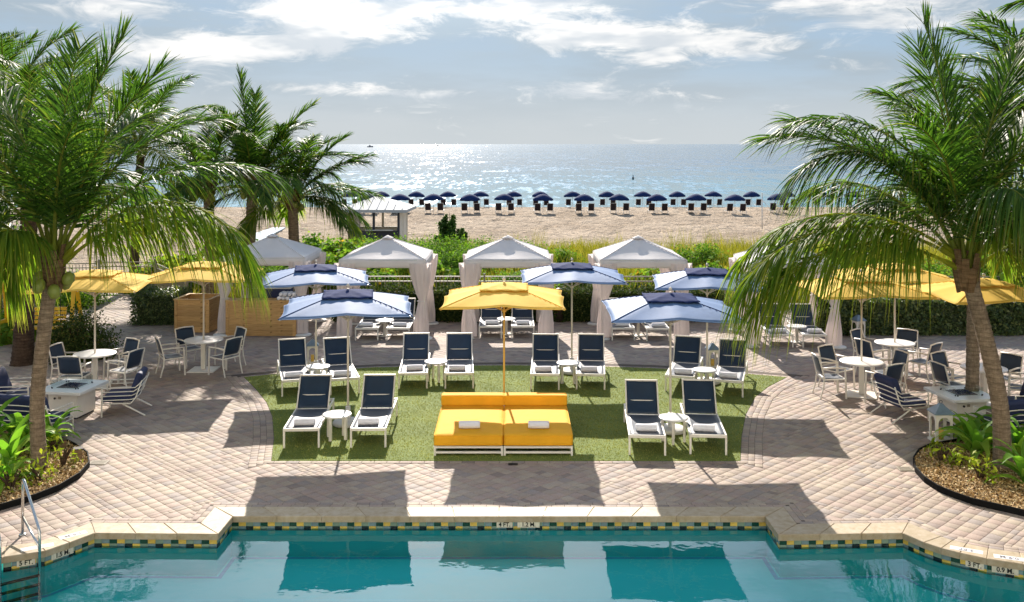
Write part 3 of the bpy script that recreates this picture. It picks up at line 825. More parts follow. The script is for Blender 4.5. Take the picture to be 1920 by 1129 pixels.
# ------------------------------------------------------------------ the hotel the terrace belongs to (behind the camera, unseen; added for its sunlit bounce)
M['stucco'] = simple('pale_stucco', (.74, .70, .63), .88, .2, .05, .6, .3, 30, grime=.05)
hotel = thing('hotel_building', 'unseen pale stucco hotel front with balconies behind the camera, added for bounced sunlight', 'building', (0, -2.4, 0))
MB().box((0, -4.5, 10), (62, 9, 20)).build('wall', M['stucco'], hotel)
MB().box((0, -4.4, 20.35), (62.6, 9.4, .7)).build('parapet', M['stucco'], hotel)
win_me = MB().box((0, 0, 0), (2.2, .10, 2.1)).mesh('window', M['white']); pane_me = MB().box((0, 0, 0), (1.0, .03, 1.9)).mesh('pane', M['glass']); back_me = MB().box((0, 0, 0), (2.0, .02, 1.9)).mesh('blind', M['chair_dark'])
slab_me = MB().box((0, .55, 0), (3.4, 1.1, .16)).mesh('balcony', M['stucco']); rail_me = MB().box((0, 1.06, .55), (3.3, .04, .06)).mesh('rail', M['white'])
for fl in range(1, 6):
    for k2 in range(12):
        x = -27.5 + 5.0 * k2
        w = obj('window', win_me, hotel, (x, .02, fl * 3.4 + 1.4)); obj('blind', back_me, w, (0, .065, 0))
        for q in (-1, 1): obj('pane', pane_me, w, (q * .52, .10, 0))
        if fl > 1 or abs(x) > 4:
            b = obj('balcony', slab_me, hotel, (x, .0, fl * 3.4 + .1)); obj('rail', rail_me, b, (0, 0, 0))

# ------------------------------------------------------------------ umbrellas
def canopy_z(u, v, top, edge):
    m = max(abs(u), abs(v)); r = 0 if m < 1e-6 else min(abs(u), abs(v)) / m
    return top - (top - edge) * (m ** 1.12) - .040 * m * math.sin(PI * r) - .055 * m * m * r * r
def make_umbrella(name, fab, vent, pole, size=2.4, top=2.565, edge=2.31, base=True):
    root = thing(name, 'x', 'umbrella'); H = size / 2
    def fn(i, j):
        u, v = i * 2 - 1, j * 2 - 1; m = max(abs(u), abs(v)); r = 0 if m < 1e-6 else min(abs(u), abs(v)) / m
        pull = 1 - .030 * m * m * math.sin(PI * r)
        return (u * H * pull, v * H * pull, canopy_z(u, v, top, edge))
    MB().grid(24, 24, fn).build('canopy', fab, root, True, solid=.005)
    for (u, v) in ((1, 1), (-1, 1), (-1, -1), (1, -1)):
        MB().tube([(u * H * t, v * H * t, canopy_z(u * t, v * t, top, edge) + .002) for t in np.linspace(.3, 1.0, 12)], .009, 6).build('hip_seam', vent, root, True)
    for q in range(4):
        a = q * PI / 2; ca, sa = round(math.cos(a)), round(math.sin(a)); pts = []
        for t in np.linspace(-1, 1, 25):
            u, v = (t, -1.0); r = abs(t); pull = 1 - .030 * math.sin(PI * r); x_, y_ = u * H * pull, v * H * pull
            pts.append((x_ * ca - y_ * sa, x_ * sa + y_ * ca, canopy_z(t, -1, top, edge) - .004))
        MB().tube(pts, .008, 5).build('hem', fab, root, True)
    def fv(i, j):
        u, v = i * 2 - 1, j * 2 - 1; m = max(abs(u), abs(v)); r = 0 if m < 1e-6 else min(abs(u), abs(v)) / m
        q = .40
        z = top + .036 - .090 * m ** 1.1 - .016 * m * math.sin(PI * r) + .007 * m * m * math.sin(14 * u + 9 * v) + .006 * m * m * math.sin(21 * v)
        return (u * H * q, v * H * q, max(z, canopy_z(u * q, v * q, top, edge) + .010))
    MB().grid(20, 20, fv).build('vent', vent, root, True, solid=.006)
    MB().tube([(0, 0, .05), (0, 0, top + .05)], .021, 12).build('pole', pole, root, True)
    MB().lathe([(.004, .0), (.03, .012), (.034, .035), (.022, .06), (.004, .072)], 12, (0, 0, top + .07)).build('finial', M['cream'], root, True)
    MB().lathe([(.022, -.05), (.045, -.045), (.045, .0), (.022, .008)], 12, (0, 0, top - .06)).build('hub', pole, root, True)
    MB().lathe([(.022, -.05), (.045, -.045), (.045, .0), (.022, .008)], 12, (0, 0, top - .52)).build('runner', pole, root, True)
    for (u, v) in ((1, 0), (1, 1), (0, 1), (-1, 1), (-1, 0), (-1, -1), (0, -1), (1, -1)):
        e = (u * H * .985, v * H * .985, canopy_z(u, v, top, edge) - .018)
        rb = MB().bar((u * .03, v * .03, top - .075), e, .018, .026).build('rib', pole, root)
        mid = Vector((u * .03, v * .03, top - .075)).lerp(Vector(e), .46)
        MB().bar((u * .035, v * .035, top - .53), mid - Vector((0, 0, .01)), .014, .018).build('strut', pole, rb)
    if base:
        MB().lathe([(.29, 0), (.29, .05), (.27, .065), (.09, .075), (.05, .09), (.045, .34), (.03, .345)], 28, (0, 0, .012)).build('base', M['base_white'], root, True)
    return root
blue = make_umbrella('patio_umbrella', M['navy_fabric'], M['navy_vent'], M['cream'])
gB = 'blue square umbrellas among the loungers'
for i, (x, y, rz, lab) in enumerate([
        (-3.15, 18.95, 8, 'blue square umbrella over the front left pair of loungers'),
        (-4.55, 22.90, 11, 'blue square umbrella near the wooden bar, behind the front left one'),
        (1.41, 23.25, 0, 'blue square umbrella just right of the yellow one, second row of loungers'),
        (4.40, 22.25, -7, 'blue square umbrella second row right, partly behind the palm frond'),
        (2.97, 18.50, -1, 'blue square umbrella over the front right pair of loungers')]):
    place(blue, i == 0, (x, y, .012), R(rz), lab, gB)
yel_c = make_umbrella('patio_umbrella', M['yellow_fabric'], M['yellow_fabric'], M['yellow_pole'])
place(yel_c, True, (-.16, 19.9, .012), R(-1), 'yellow square umbrella with yellow pole standing behind the yellow daybed')
yel = make_umbrella('patio_umbrella', M['yellow_fabric'], M['yellow_fabric'], M['cream'], base=False)
gY = 'yellow umbrellas over the dining tables'
DT = [(-9.30, 22.0, 'left dining set by the round bush'), (-7.36, 23.55, 'dining set in front of the wooden bar'),
      (7.51, 21.2, 'front right dining set'), (9.0, 23.2, 'right dining set nearest the hedge'), (9.85, 20.6, 'dining set behind the double palm trunk')]
for i, ((x, y, lab), rz) in enumerate(zip(DT, (6, 5, 0, 0, 3))):
    place(yel, i == 0, (x, y, 0), R(rz), 'yellow square umbrella on a pale pole, ' + lab, gY)

# ------------------------------------------------------------------ loungers, towels, side tables
def make_lounger():
    root = thing('sun_lounger', 'x', 'sun lounger'); W = M['white']
    for s in (-1, 1): MB().bar((s * .305, .0, .325), (s * .305, 2.08, .325), .032, .055).build('side_rail', W, root, bevel=.006)
    MB().bar((-.32, .016, .325), (.32, .016, .325), .03, .055).build('foot_rail', W, root, bevel=.006)
    MB().bar((-.32, 2.065, .325), (.32, 2.065, .325), .03, .05).build('head_rail', W, root)
    for y in (.03, 2.04):
        for s in (-1, 1): MB().bar((s * .305, y, 0), (s * .305, y, .30), .034, .034).build('leg', W, root)
    MB().bar((-.29, 1.335, .335), (.29, 1.335, .335), .022, .03).build('hinge_bar', W, root)
    def seat(i, j):
        u = i * 2 - 1; y = .035 + j * 1.29
        return (u * .292, y, .352 - .028 * (1 - u * u) * math.sin(PI * min(1, j * 1.02)) + .02 * max(0, j - .9) * 0)
    MB().grid(8, 20, seat).build('seat_sling', M['sling'], root, True, solid=.004)
    c, s_ = .455, .525
    def bk(t, x, off=0.0): return (x, 1.335 + c * t + off * .76, .35 + s_ * t - off * .65)
    bf = MB()
    for s in (-1, 1): bf.bar(bk(0, s * .296), bk(1, s * .296), .026, .03)
    bf.bar(bk(1, -.309), bk(1, .309), .026, .03)
    bo = bf.build('backrest_frame', W, root)
    def back(i, j):
        u = i * 2 - 1; return bk(.012 + j * .976, u * .285, .03 * (1 - u * u) * math.sin(PI * j))
    MB().grid(8, 12, back).build('backrest_sling', M['sling'], root, True, solid=.004)
    sp = MB()
    for s in (-1, 1): sp.bar(bk(.42, s * .22, .02), (s * .22, 1.93, .335), .016)
    sp.bar(bk(.42, -.25, .02), bk(.42, .25, .02), .016); sp.bar((-.29, 1.93, .335), (.29, 1.93, .335), .016)
    sp.build('back_support', W, bo)
    return root
lounger = make_lounger()
LG = []      # feet x, feet y, heading deg (CCW), label
LG += [(-3.73, 17.46, 3, 'navy sling lounger left of the white table, front left pair'), (-2.55, 17.48, 1, 'navy sling lounger right of the white table, front left pair'),
       (2.34, 17.05, -4, 'navy sling lounger left of the white table, front right pair'), (3.40, 17.08, -5, 'navy sling lounger right of the white table, front right pair'),
       (-4.60, 21.10, 16, 'navy sling lounger at the far left end of the second row'), (-3.59, 21.22, 16, 'navy sling lounger second from the left in the second row'),
       (-2.18, 21.70, 3, 'navy sling lounger third from the left in the second row'), (-1.16, 21.70, 3, 'navy sling lounger just left of the yellow umbrella pole'),
       (.72, 21.60, -2.5, 'navy sling lounger just right of the yellow umbrella pole, second row'), (1.72, 21.60, -5, 'navy sling lounger right of the blue umbrella pole, fourth from right in second row minus one'),
       (3.64, 21.42, -16, 'navy sling lounger left of the lantern, second from right in the second row'), (4.60, 21.02, -16, 'navy sling lounger at the far right end of the second row')]
LG[9] = (1.72, 21.60, -5, 'navy sling lounger third from the right in the second row')
CABL = [(-3.99, 27.07, 0, 'left lounger under the second cabana from the left'), (-3.13, 27.07, 0, 'right lounger under the second cabana from the left'),
        (-.60, 27.35, 0, 'left lounger under the middle cabana behind the yellow umbrella'), (.30, 27.35, 0, 'right lounger under the middle cabana behind the yellow umbrella'),
        (3.06, 27.10, 0, 'left lounger under the fourth cabana from the left'), (4.00, 27.0, 0, 'right lounger under the fourth cabana from the left'),
        (7.14, 26.15, -4, 'left lounger under the far right cabana by the hedge'), (8.02, 26.10, -4, 'right lounger under the far right cabana by the hedge')]
def towel_mesh():
    mb = MB(); n = 16
    secs = [(-.185, .80), (-.178, .95), (-.16, 1.0), (0, 1.03), (.16, 1.0), (.178, .95), (.185, .80)]
    P = []
    for (x, k2) in secs:
        for a in range(n):
            t = 2 * PI * a / n; c, s_ = math.cos(t), math.sin(t)
            rr = .5 * (abs(c) ** 2.6 + abs(s_) ** 2.6) ** (-1 / 2.6) * 2
            P.append((x, c * .075 * rr * k2, .062 + s_ * .060 * rr * k2))
    F = []
    for i in range(len(secs) - 1):
        for a in range(n): b = (a + 1) % n; F.append((i * n + a, (i + 1) * n + a, (i + 1) * n + b, i * n + b))
    F.append(tuple(range(n))); F.append(tuple(reversed(range((len(secs) - 1) * n, len(secs) * n))))
    mb.add(P, F)
    mb.grid(6, 4, lambda i, j: ((i - .5) * .36, -.052 - .030 * j + .012 * math.sin(PI * j), .118 - .052 * j * j))   # loose end of the roll
    return mb.mesh('towel', M['towel'], True)
TW = towel_mesh()
rs = random.Random(21)
def towel(x, y, z, rz, label, group):
    o = obj('rolled_towel', TW, None, (x, y, z), rz); tag(o, label, 'towel', group)
first = True
for grp, lst in (('loungers on the lawn', LG), ('loungers under the cabanas', CABL)):
    for (x, y, a, lab) in lst:
        z = .014 if grp == 'loungers on the lawn' else .003
        place(lounger, first, (x, y, z), R(a), lab, grp); first = False
        d = .27 + rs.uniform(-.03, .05); sx = rs.uniform(-.05, .05); ca, sa = math.cos(R(a)), math.sin(R(a))
        towel(x + sx * ca - d * sa, y + sx * sa + d * ca, z + .335, R(a) + rs.uniform(-.12, .12), 'white towel on the ' + lab.replace('navy sling ', ''), 'rolled towels on the loungers')

def make_side_table(pedestal=False):
    root = thing('side_table', 'x', 'side table')
    MB().lathe([(.245, -.034), (.262, -.028), (.266, -.012), (.262, .0), (.25, .004), (.02, .004)], 40, (0, 0, .452)).build('tabletop', M['white_top'], root, True)
    if pedestal:
        MB().box((0, 0, .22), (.075, .075, .40)).build('pedestal', M['white'], root, bevel=.006)
        MB().lathe([(.19, 0), (.19, .012), (.05, .02)], 28, (0, 0, .003)).build('base', M['white'], root, True)
    else:
        for k2 in range(4):
            a = PI / 4 + k2 * PI / 2 + .3
            MB().box((.195 * math.cos(a), .195 * math.sin(a), .21), (.048, .048, .42), a).build('leg', M['white'], root, bevel=.006)
    return root
st = make_side_table()
for i, (x, y, lab) in enumerate([(-3.20, 18.05, 'front left pair of loungers'), (2.92, 17.85, 'front right pair of loungers'), (-4.31, 21.95, 'two leftmost loungers of the second row'),
                                 (-1.73, 22.45, 'loungers behind the left half of the daybed'), (1.27, 22.3, 'loungers behind the right half of the daybed'), (4.22, 21.6, 'two rightmost loungers of the second row')]):
    place(st, i == 0, (x, y, .013), .3 * i, 'round white side table between the ' + lab, 'round side tables on the lawn')
stp = make_side_table(True)
for i, (x, y, lab) in enumerate([(-3.58, 27.75, 'second cabana from the left'), (-.16, 28.0, 'middle cabana'), (3.55, 27.75, 'fourth cabana from the left'), (7.75, 26.85, 'far right cabana')]):
    place(stp, i == 0, (x, y, 0), 0, 'round white pedestal table between loungers of the ' + lab, 'pedestal tables in the cabanas')

# ------------------------------------------------------------------ daybed
def cushion(mb, c, d, r=.05, n=5, puff=.012):
    """soft box: rounded edges and a slight crown"""
    x, y, z = d[0] / 2, d[1] / 2, d[2] / 2
    def prm(t, L):
        pts = []
        for k2 in range(n + 1):
            a = PI / 2 * k2 / n; pts.append(-L + r - r * math.cos(a))
        mid = [(-L + r) + (2 * L - 2 * r) * q for q in (.2, .4, .6, .8)]
        return pts + mid + [-p for p in reversed(pts)]
    bm2 = bmesh.new(); bmesh.ops.create_cube(bm2, size=2.0)
    bmesh.ops.subdivide_edges(bm2, edges=bm2.edges[:], cuts=14, use_grid_fill=True)
    for v in bm2.verts:
        q = []
        for a, L in ((v.co.x, x), (v.co.y, y), (v.co.z, z)):
            s = math.copysign(abs(a) ** .55, a) if abs(a) < 1 else a
            q.append(s * L)
        p = Vector(q); cl = Vector((max(-x + r, min(x - r, p.x)), max(-y + r, min(y - r, p.y)), max(-z + r, min(z - r, p.z))))
        dd = p - cl
        if dd.length > 1e-7: p = cl + dd.normalized() * min(r, dd.length) if dd.length > r else p
        k2 = (1 - (p.x / x) ** 2) * (1 - (p.y / y) ** 2)
        p.z += math.copysign(puff * k2, p.z) if p.z > 0 else 0
        v.co = p + Vector(c)
    bm2.verts.index_update()
    mb.add([v.co.copy() for v in bm2.verts], [[v.index for v in f.verts] for f in bm2.faces]); bm2.free(); return mb
bed = thing('daybed', 'double yellow daybed with low bolster and white frame on the lawn', 'daybed', (-.15, 17.05, .012))
for s in (-1, 1):
    cx0 = s * .6035
    sc_ = cushion(MB(), (cx0, .975, .265), (1.206, 1.99, .20), .055).build('seat_cushion', M['yellow_cushion'], bed, True)
    for zz in (.345, .187):
        x0_, x1_, y0_, y1_ = cx0 - .594, cx0 + .594, -.012, 1.962; c_ = .03; loop = []
        for (ax_, ay_, sx_, sy_) in ((x0_, y0_, 1, 1), (x1_, y0_, -1, 1), (x1_, y1_, -1, -1), (x0_, y1_, 1, -1)):
            p_, q_ = (ax_, ay_ + sy_ * c_), (ax_ + sx_ * c_, ay_); loop += ([p_, q_] if (sx_ == sy_) else [q_, p_])
        MB().tube([(p[0], p[1], zz) for p in loop], .0075, 6, close=True).build('piping', M['yellow_cushion'], sc_, True)
    cushion(MB(), (cx0, 2.03, .455), (1.216, .26, .20), .028, puff=.006).build('bolster', M['yellow_cushion'], bed, True)
    fr = MB()
    for z in (.055, .145):
        fr.bar((cx0 - .58, .02, z), (cx0 + .58, .02, z), .03, .035); fr.bar((cx0 - .58, 2.13, z), (cx0 + .58, 2.13, z), .03, .035)
        for q in (-1, 1): fr.bar((cx0 + q * .575, .03, z), (cx0 + q * .575, 2.12, z), .03, .034)
    fr.build('frame', M['white'], bed)
    for q in (-1, 1):
        for y in (.018, 2.13): MB().bar((cx0 + q * .58, y, 0), (cx0 + q * .58, y, .165), .036).build('leg', M['white'], bed)
    MB().box((cx0, 1.0, .158), (1.1, 1.9, .012)).build('platform', M['white'], bed)
towel(-.15 - .60, 17.05 + .36, .012 + .372, .02, 'rolled white towel on the left half of the yellow daybed', 'rolled towels on the daybed')
towel(-.15 + .62, 17.05 + .36, .012 + .372, -.02, 'rolled white towel on the right half of the yellow daybed', 'rolled towels on the daybed')

# ------------------------------------------------------------------ cabanas
def make_cabana():
    root = thing('cabana', 'x', 'cabana'); W = 2.4; H = W / 2
    def rz_(u, v):
        m = max(abs(u), abs(v)); r = 0 if m < 1e-6 else min(abs(u), abs(v)) / m
        return 2.72 - .53 * m - .07 * math.sin(PI * m) * (1 - r) + .0 * r
    MB().grid(28, 28, lambda i, j: ((i * 2 - 1) * H, (j * 2 - 1) * H, rz_(i * 2 - 1, j * 2 - 1))).build('roof', M['cabana_fabric'], root, True, solid=.004)
    for (u, v) in ((1, 1), (-1, 1), (-1, -1), (1, -1)):
        MB().tube([(u * H * t, v * H * t, rz_(u * t, v * t) + .003) for t in np.linspace(.08, 1.0, 10)], .012, 6).build('hip_seam', M['cabana_fabric'], root, True)
    def cap(i, j):
        u, v = i * 2 - 1, j * 2 - 1; m = max(abs(u), abs(v)); return (u * .15, v * .15, 2.775 - .085 * m + .006 * math.sin(9 * u + 7 * v))
    MB().grid(6, 6, cap).build('roof_cap', M['cabana_fabric'], root, True, solid=.004)
    for k2 in range(4):
        a = k2 * PI / 2
        o = MB().grid(16, 3, lambda i, j: ((i * 2 - 1) * (H + .004), -H - .004 - .006 * math.sin(i * 25) * j, 2.185 - .21 * j)).build('valance', M['cabana_fabric'], root, True, solid=.004); o.rotation_euler = (0, 0, a)
    for (sx, sy) in ((-1, -1), (1, -1), (1, 1), (-1, 1)):
        MB().bar((sx * 1.15, sy * 1.15, .06), (sx * 1.15, sy * 1.15, 2.15), .045).build('post', M['white'], root)
        MB().lathe([(.23, 0), (.23, .035), (.20, .05), (.06, .06)], 24, (sx * 1.15, sy * 1.15, .002)).build('weight', M['base_white'], root, True)
        MB().bar((sx * 1.15, sy * 1.15, 2.12), (sx * .04, sy * .04, 2.64), .03).build('rafter', M['white'], root)
        rr = random.Random(int(sx * 3 + sy * 7 + 20)); n = 44; rows = 18; P = []; F = []
        for j in range(rows + 1):
            t = j / rows; z = 2.10 - t * 2.02
            tie = math.exp(-((t - .52) / .10) ** 2)
            half = .235 + .05 * (1 - t) * (1 - t) + .02 * max(0, t - .55) - .145 * tie - .09 * max(0, .55 - abs(t - .5)) * (1 - tie)
            if t < .5: half = .29 - (.29 - .10) * (t / .52) ** 1.5
            else: half = .10 + .095 * min(1, (t - .5) / .35)
            shift = (.29 - half) * .35
            for i in range(n):
                a = 2 * PI * i / n
                rad = 1 + .16 * math.sin(a * 9 + .8 * math.sin(t * 5)) * (.5 + .5 * min(1, abs(t - .52) * 4))
                P.append((sx * (1.15 - .12 + shift) + math.cos(a) * half * rad, sy * 1.12 + math.sin(a) * half * .55 * rad, z))
        for j in range(rows):
            for i in range(n): b = (i + 1) % n; F.append((j * n + i, (j + 1) * n + i, (j + 1) * n + b, j * n + b))
        cu_ = MB().add(P, F).build('curtain', M['curtain'], root, True)
        MB().tube([(sx * 1.07 + .115 * math.cos(a), sy * 1.12 + .07 * math.sin(a), 2.10 - .52 * 2.02) for a in np.linspace(0, 2 * PI, 17)[:-1]], .014, 6, close=True).build('tie', M['cabana_fabric'], cu_, True)
    return root
cab = make_cabana()
for i, (x, y, rz, lab) in enumerate([(-7.03, 28.95, 0, 'leftmost white cabana, standing over the wooden towel bar'), (-3.58, 28.45, 0, 'white cabana second from the left, in front of the beach hut'),
                                     (-.12, 28.45, 0, 'middle white cabana directly behind the yellow umbrella'), (3.63, 28.40, 0, 'white cabana second from the right, behind the dune grass gap'),
                                     (7.55, 27.35, -4, 'rightmost white cabana, mostly behind the palm frond')]):
    place(cab, i == 0, (x, y, 0), R(rz), lab, 'white pyramid roof cabanas')

# ------------------------------------------------------------------ wooden bar
def plank_box(label, x, y, w, d, h, rz, n, hollow):
    root = thing('wooden_bar', label, 'bar', (x, y, 0), rz, 'knotty pine bar counters'); ph = h / n; t = .022
    for k2 in range(n):
        z = ph * (k2 + .5) + .01
        for (cx_, cy_, L, a) in ((0, -d / 2, w, 0), (0, d / 2, w, 0), (-w / 2, 0, d - .03, PI / 2), (w / 2, 0, d - .03, PI / 2)):
            o = MB().cbox((0, 0, 0), (L, t, ph - .006), .003).build('plank', M['pine'], root); o.location = (cx_, cy_, z); o.rotation_euler = (0, 0, a)
    for sx in (-1, 1):
        for sy in (-1, 1):
            MB().box((sx * (w / 2 - .035), sy * (d / 2 + .016), h / 2 + .01), (.09, .02, h)).build('corner_board', M['pine'], root)
    if hollow:
        for (cx_, cy_, L, a) in ((0, -d / 2, w + .06, 0), (0, d / 2, w + .06, 0), (-w / 2, 0, d - .1, PI / 2), (w / 2, 0, d - .1, PI / 2)):
            o = MB().box((0, 0, 0), (L, .10, .028)).build('top_board', M['pine'], root); o.location = (cx_, cy_, h + .026); o.rotation_euler = (0, 0, a)
        MB().box((0, 0, h * .6), (w - .06, d - .06, .02)).build('shelf', M['pine'], root)
    else:
        for k2 in range(3):
            o = MB().cbox((0, 0, 0), (w + .07, d / 3 - .004, .03), .004).build('top_board', M['pine'], root); o.location = (0, -d / 3 + d / 3 * k2, h + .026)
    return root
plank_box('small hollow knotty pine box bar left of the long wooden bar', -9.12, 28.75, 1.0, 1.05, .92, R(-4), 6, True)
plank_box('long knotty pine towel bar under the leftmost cabana', -7.05, 27.95, 1.95, .5, .96, 0, 6, False)
bin_ = thing('towel_bin', 'navy covered towel bin behind the long wooden bar', 'bin', (-6.95, 28.75, 0))
cushion(MB(), (0, 0, .62), (1.05, .5, 1.2), .03, puff=.02).build('cover', M['navy_cushion'], bin_, True)
MB().box((0, 0, 1.228), (1.12, .56, .02)).build('lid', M['base_white'], bin_)
rs = random.Random(4)
for k2 in range(9):
    lv = 0 if k2 < 5 else 1
    x = -6.55 + (k2 if lv == 0 else k2 - 4.6) * .115; o = obj('rolled_towel', TW, None, (x, 27.95 + rs.uniform(-.03, .03), 1.0 + .11 * lv), R(90) + rs.uniform(-.1, .1)); o.scale = (.95, .75, .85)
    tag(o, 'rolled white towel, ' + ('leftmost', 'second', 'third', 'fourth', 'rightmost')[k2 if lv == 0 else k2 - 5] + (' in the bottom layer' if lv == 0 else ' in the top layer') + ' on the long wooden bar', 'towel', 'towels piled on the wooden bar')

# ------------------------------------------------------------------ dining sets
def make_chair():
    root = thing('dining_chair', 'x', 'chair'); W = M['white']      # faces local +Y
    for s in (-1, 1):
        MB().bar((s * .265, .26, 0), (s * .262, .235, .645), .028, .032).build('leg', W, root)
        MB().tube([(s * .262, -.29, 0), (s * .258, -.22, .25), (s * .25, -.205, .43), (s * .245, -.25, .64), (s * .24, -.315, .87)], .016, 6).build('leg', W, root)
        MB().tube([(s * .262, .25, .645), (s * .264, .0, .655), (s * .25, -.245, .645)], .018, 6).build('armrest', W, root, True)
    fr = MB()
    for s in (-1, 1): fr.bar((s * .25, .235, .415), (s * .25, -.20, .405), .026)
    fr.bar((-.25, .235, .415), (.25, .235, .415), .026); fr.bar((-.25, -.2, .405), (.25, -.2, .405), .026)
    fr.build('seat_frame', W, root)
    MB().grid(6, 6, lambda i, j: ((i * 2 - 1) * .235, -.19 + j * .425, .425 - .02 * (1 - (i * 2 - 1) ** 2) * math.sin(PI * j))).build('seat', M['sling'], root, True, solid=.005)
    MB().tube([(-.24, -.315, .872), (0, -.325, .885), (.24, -.315, .872)], .017, 6).build('top_rail', W, root, True)
    MB().grid(6, 5, lambda i, j: ((i * 2 - 1) * .236, -.213 - .105 * j ** 1.1 - .02 * (1 - (i * 2 - 1) ** 2), .49 + j * .385)).build('backrest', M['sling'], root, True, solid=.005)
    MB().bar((-.245, -.212, .485), (.245, -.212, .485), .022).build('lower_rail', W, root)
    return root
def make_table():
    root = thing('dining_table', 'x', 'table')
    MB().lathe([(.43, -.03), (.452, -.026), (.456, -.01), (.452, .0), (.44, .004), (.03, .004)], 48, (0, 0, .735)).build('tabletop', M['white_top'], root, True)
    MB().box((0, 0, .37), (.11, .11, .68)).build('pedestal', M['white'], root, bevel=.008)
    MB().cbox((0, 0, .014), (.62, .62, .022), .004).build('base_plate', M['white'], root)
    return root
tbl = make_table(); chair = make_chair()
CH = [[(-100, 'front chair'), (165, 'left chair'), (62, 'back chair'), (-15, 'right chair')],
      [(-148, 'front left chair'), (-32, 'front right chair'), (132, 'back left chair'), (48, 'back right chair')],
      [(185, 'left chair'), (115, 'back chair'), (20, 'right chair'), (-72, 'front chair')],
      [(205, 'front left chair'), (125, 'back left chair'), (52, 'back right chair'), (-55, 'front right chair')],
      [(192, 'left chair'), (128, 'back left chair'), (35, 'back right chair'), (-35, 'front right chair')]]
rs = random.Random(8); fc = True
for i, (x, y, lab) in enumerate(DT):
    place(tbl, i == 0, (x, y, 0), R((10, 0, -20, 5, 15)[i]), 'round white pedestal table of the ' + lab, 'round dining tables')
    for (a, w_) in CH[i]:
        rad = .74 + rs.uniform(-.04, .05)
        cx_, cy_ = x + rad * math.cos(R(a)), y + rad * math.sin(R(a))
        place(chair, fc, (cx_, cy_, 0), R(a) + PI / 2 + rs.uniform(-.15, .15), w_ + ' with navy sling of the ' + lab, 'white dining armchairs'); fc = False

# ------------------------------------------------------------------ fire tables and lounge chairs
def make_fire_table(label, x, y, rz):
    root = thing('fire_table', label, 'fire table', (x, y, 0), rz, 'white fire tables')
    MB().cbox((0, 0, .55), (.96, 1.05, .055), .006).build('tabletop', M['white_top'], root)
    MB().box((0, 0, .275), (.60, .66, .49)).build('body', M['white'], root, bevel=.006)
    MB().box((0, 0, .015), (.56, .62, .03)).build('plinth', M['dark_metal'], root)
    MB().cbox((0, 0, .580), (.42, .42, .012), .003).build('burner_tray', M['dark_metal'], root)
    rr = random.Random(2); bd = MB()
    for k2 in range(160):
        q = rr.uniform(.008, .016); bd.box((rr.uniform(-.17, .17), rr.uniform(-.17, .17), .59 + q * .3), (q, q, q), rr.uniform(0, 3))
    o = bd.build('glass_beads', M['navy_cushion'], root); tag(o, kind='stuff')
    for (cx_, cy_, a) in ((0, -.28, 0), (0, .28, 0), (-.28, 0, PI / 2), (.28, 0, PI / 2)):
        o = MB().box((0, 0, 0), (.54, .006, .15)).build('glass_panel', M['glass'], root); o.location = (cx_, cy_, .655); o.rotation_euler = (0, 0, a)
        for s in (-1, 1):
            c = MB().box((s * .25, 0, -.068), (.018, .02, .025)).build('clip', M['dark_metal'], o)
    k = MB().lathe([(.02, 0), (.02, .02), (.012, .024)], 12).build('control_knob', M['dark_metal'], root); k.location = (-.16, -.331, .40); k.rotation_euler = (R(90), 0, 0)
    MB().box((-.06, -.332, .41), (.06, .006, .05)).build('vent_plate', M['fence'], root)
make_fire_table('white square fire table with glass guard beside the left palm trunk', -8.78, 19.7, R(-8))
make_fire_table('white square fire table behind the double palm trunk on the right', 8.72, 19.15, R(8))
def make_lounge(width=.74):
    root = thing('lounge_chair', 'x', 'lounge chair'); W = M['white']; hw = width / 2
    fr = MB()                                       # faces +Y
    for s in (-1, 1):
        MB().tube([(s * hw, .34, 0), (s * hw, .335, .56)], .016, 6).build('leg', W, root)
        MB().tube([(s * hw * .96, -.06, .24), (s * hw * .98, -.48, 0)], .016, 6).build('leg', W, root)
        MB().tube([(s * hw, -.42, .70), (s * hw, -.30, .36), (s * hw, -.2, .25), (s * hw, .335, .27)], .014, 6).build('side_frame', W, root, True)
    fr.bar((-hw, .335, .27), (hw, .335, .27), .026); fr.bar((-hw, -.06, .245), (hw, -.06, .245), .026)
    fr.build('seat_frame', W, root)
    for (z, yb, yf) in ((.33, -.31, .336), (.41, -.345, .336), (.49, -.38, .336), (.565, -.41, .335)):
        pts = [(hw, yf, z - .0), (hw, -.05, z)]
        for k2 in range(9):
            a = k2 / 8 * PI
            pts.append((hw * math.cos(a) if k2 not in (0, 8) else math.copysign(hw, math.cos(a)), yb + .12 - .12 * math.sin(a) if True else yb, z + .10 * math.sin(a) * (z - .28) / .28))
        pts += [(-hw, -.05, z), (-hw, yf, z)]
        # square the back a little so it wraps the cushion
        q = []
        for p in pts:
            xx = max(-hw, min(hw, p[0] * 1.22)) if p[1] < -.1 else p[0]
            q.append((xx, p[1], p[2]))
        MB().tube(q, .0105, 6).build('slat', W, root, True)
    cushion(MB(), (0, .03, .335), (width - .06, .62, .12), .05).build('seat_cushion', M['navy_cushion'], root, True)
    bo = cushion(MB(), (0, 0, 0), (width - .08, .13, .50), .06, puff=.0).build('back_cushion', M['navy_cushion'], root, True); bo.location = (0, -.285, .60); bo.rotation_euler = (R(20), 0, 0)
    return root
lc = make_lounge()
gl = 'white slatted lounge chairs with navy cushions'
L1 = G(232, 772); L2 = (-9.7, 19.95)
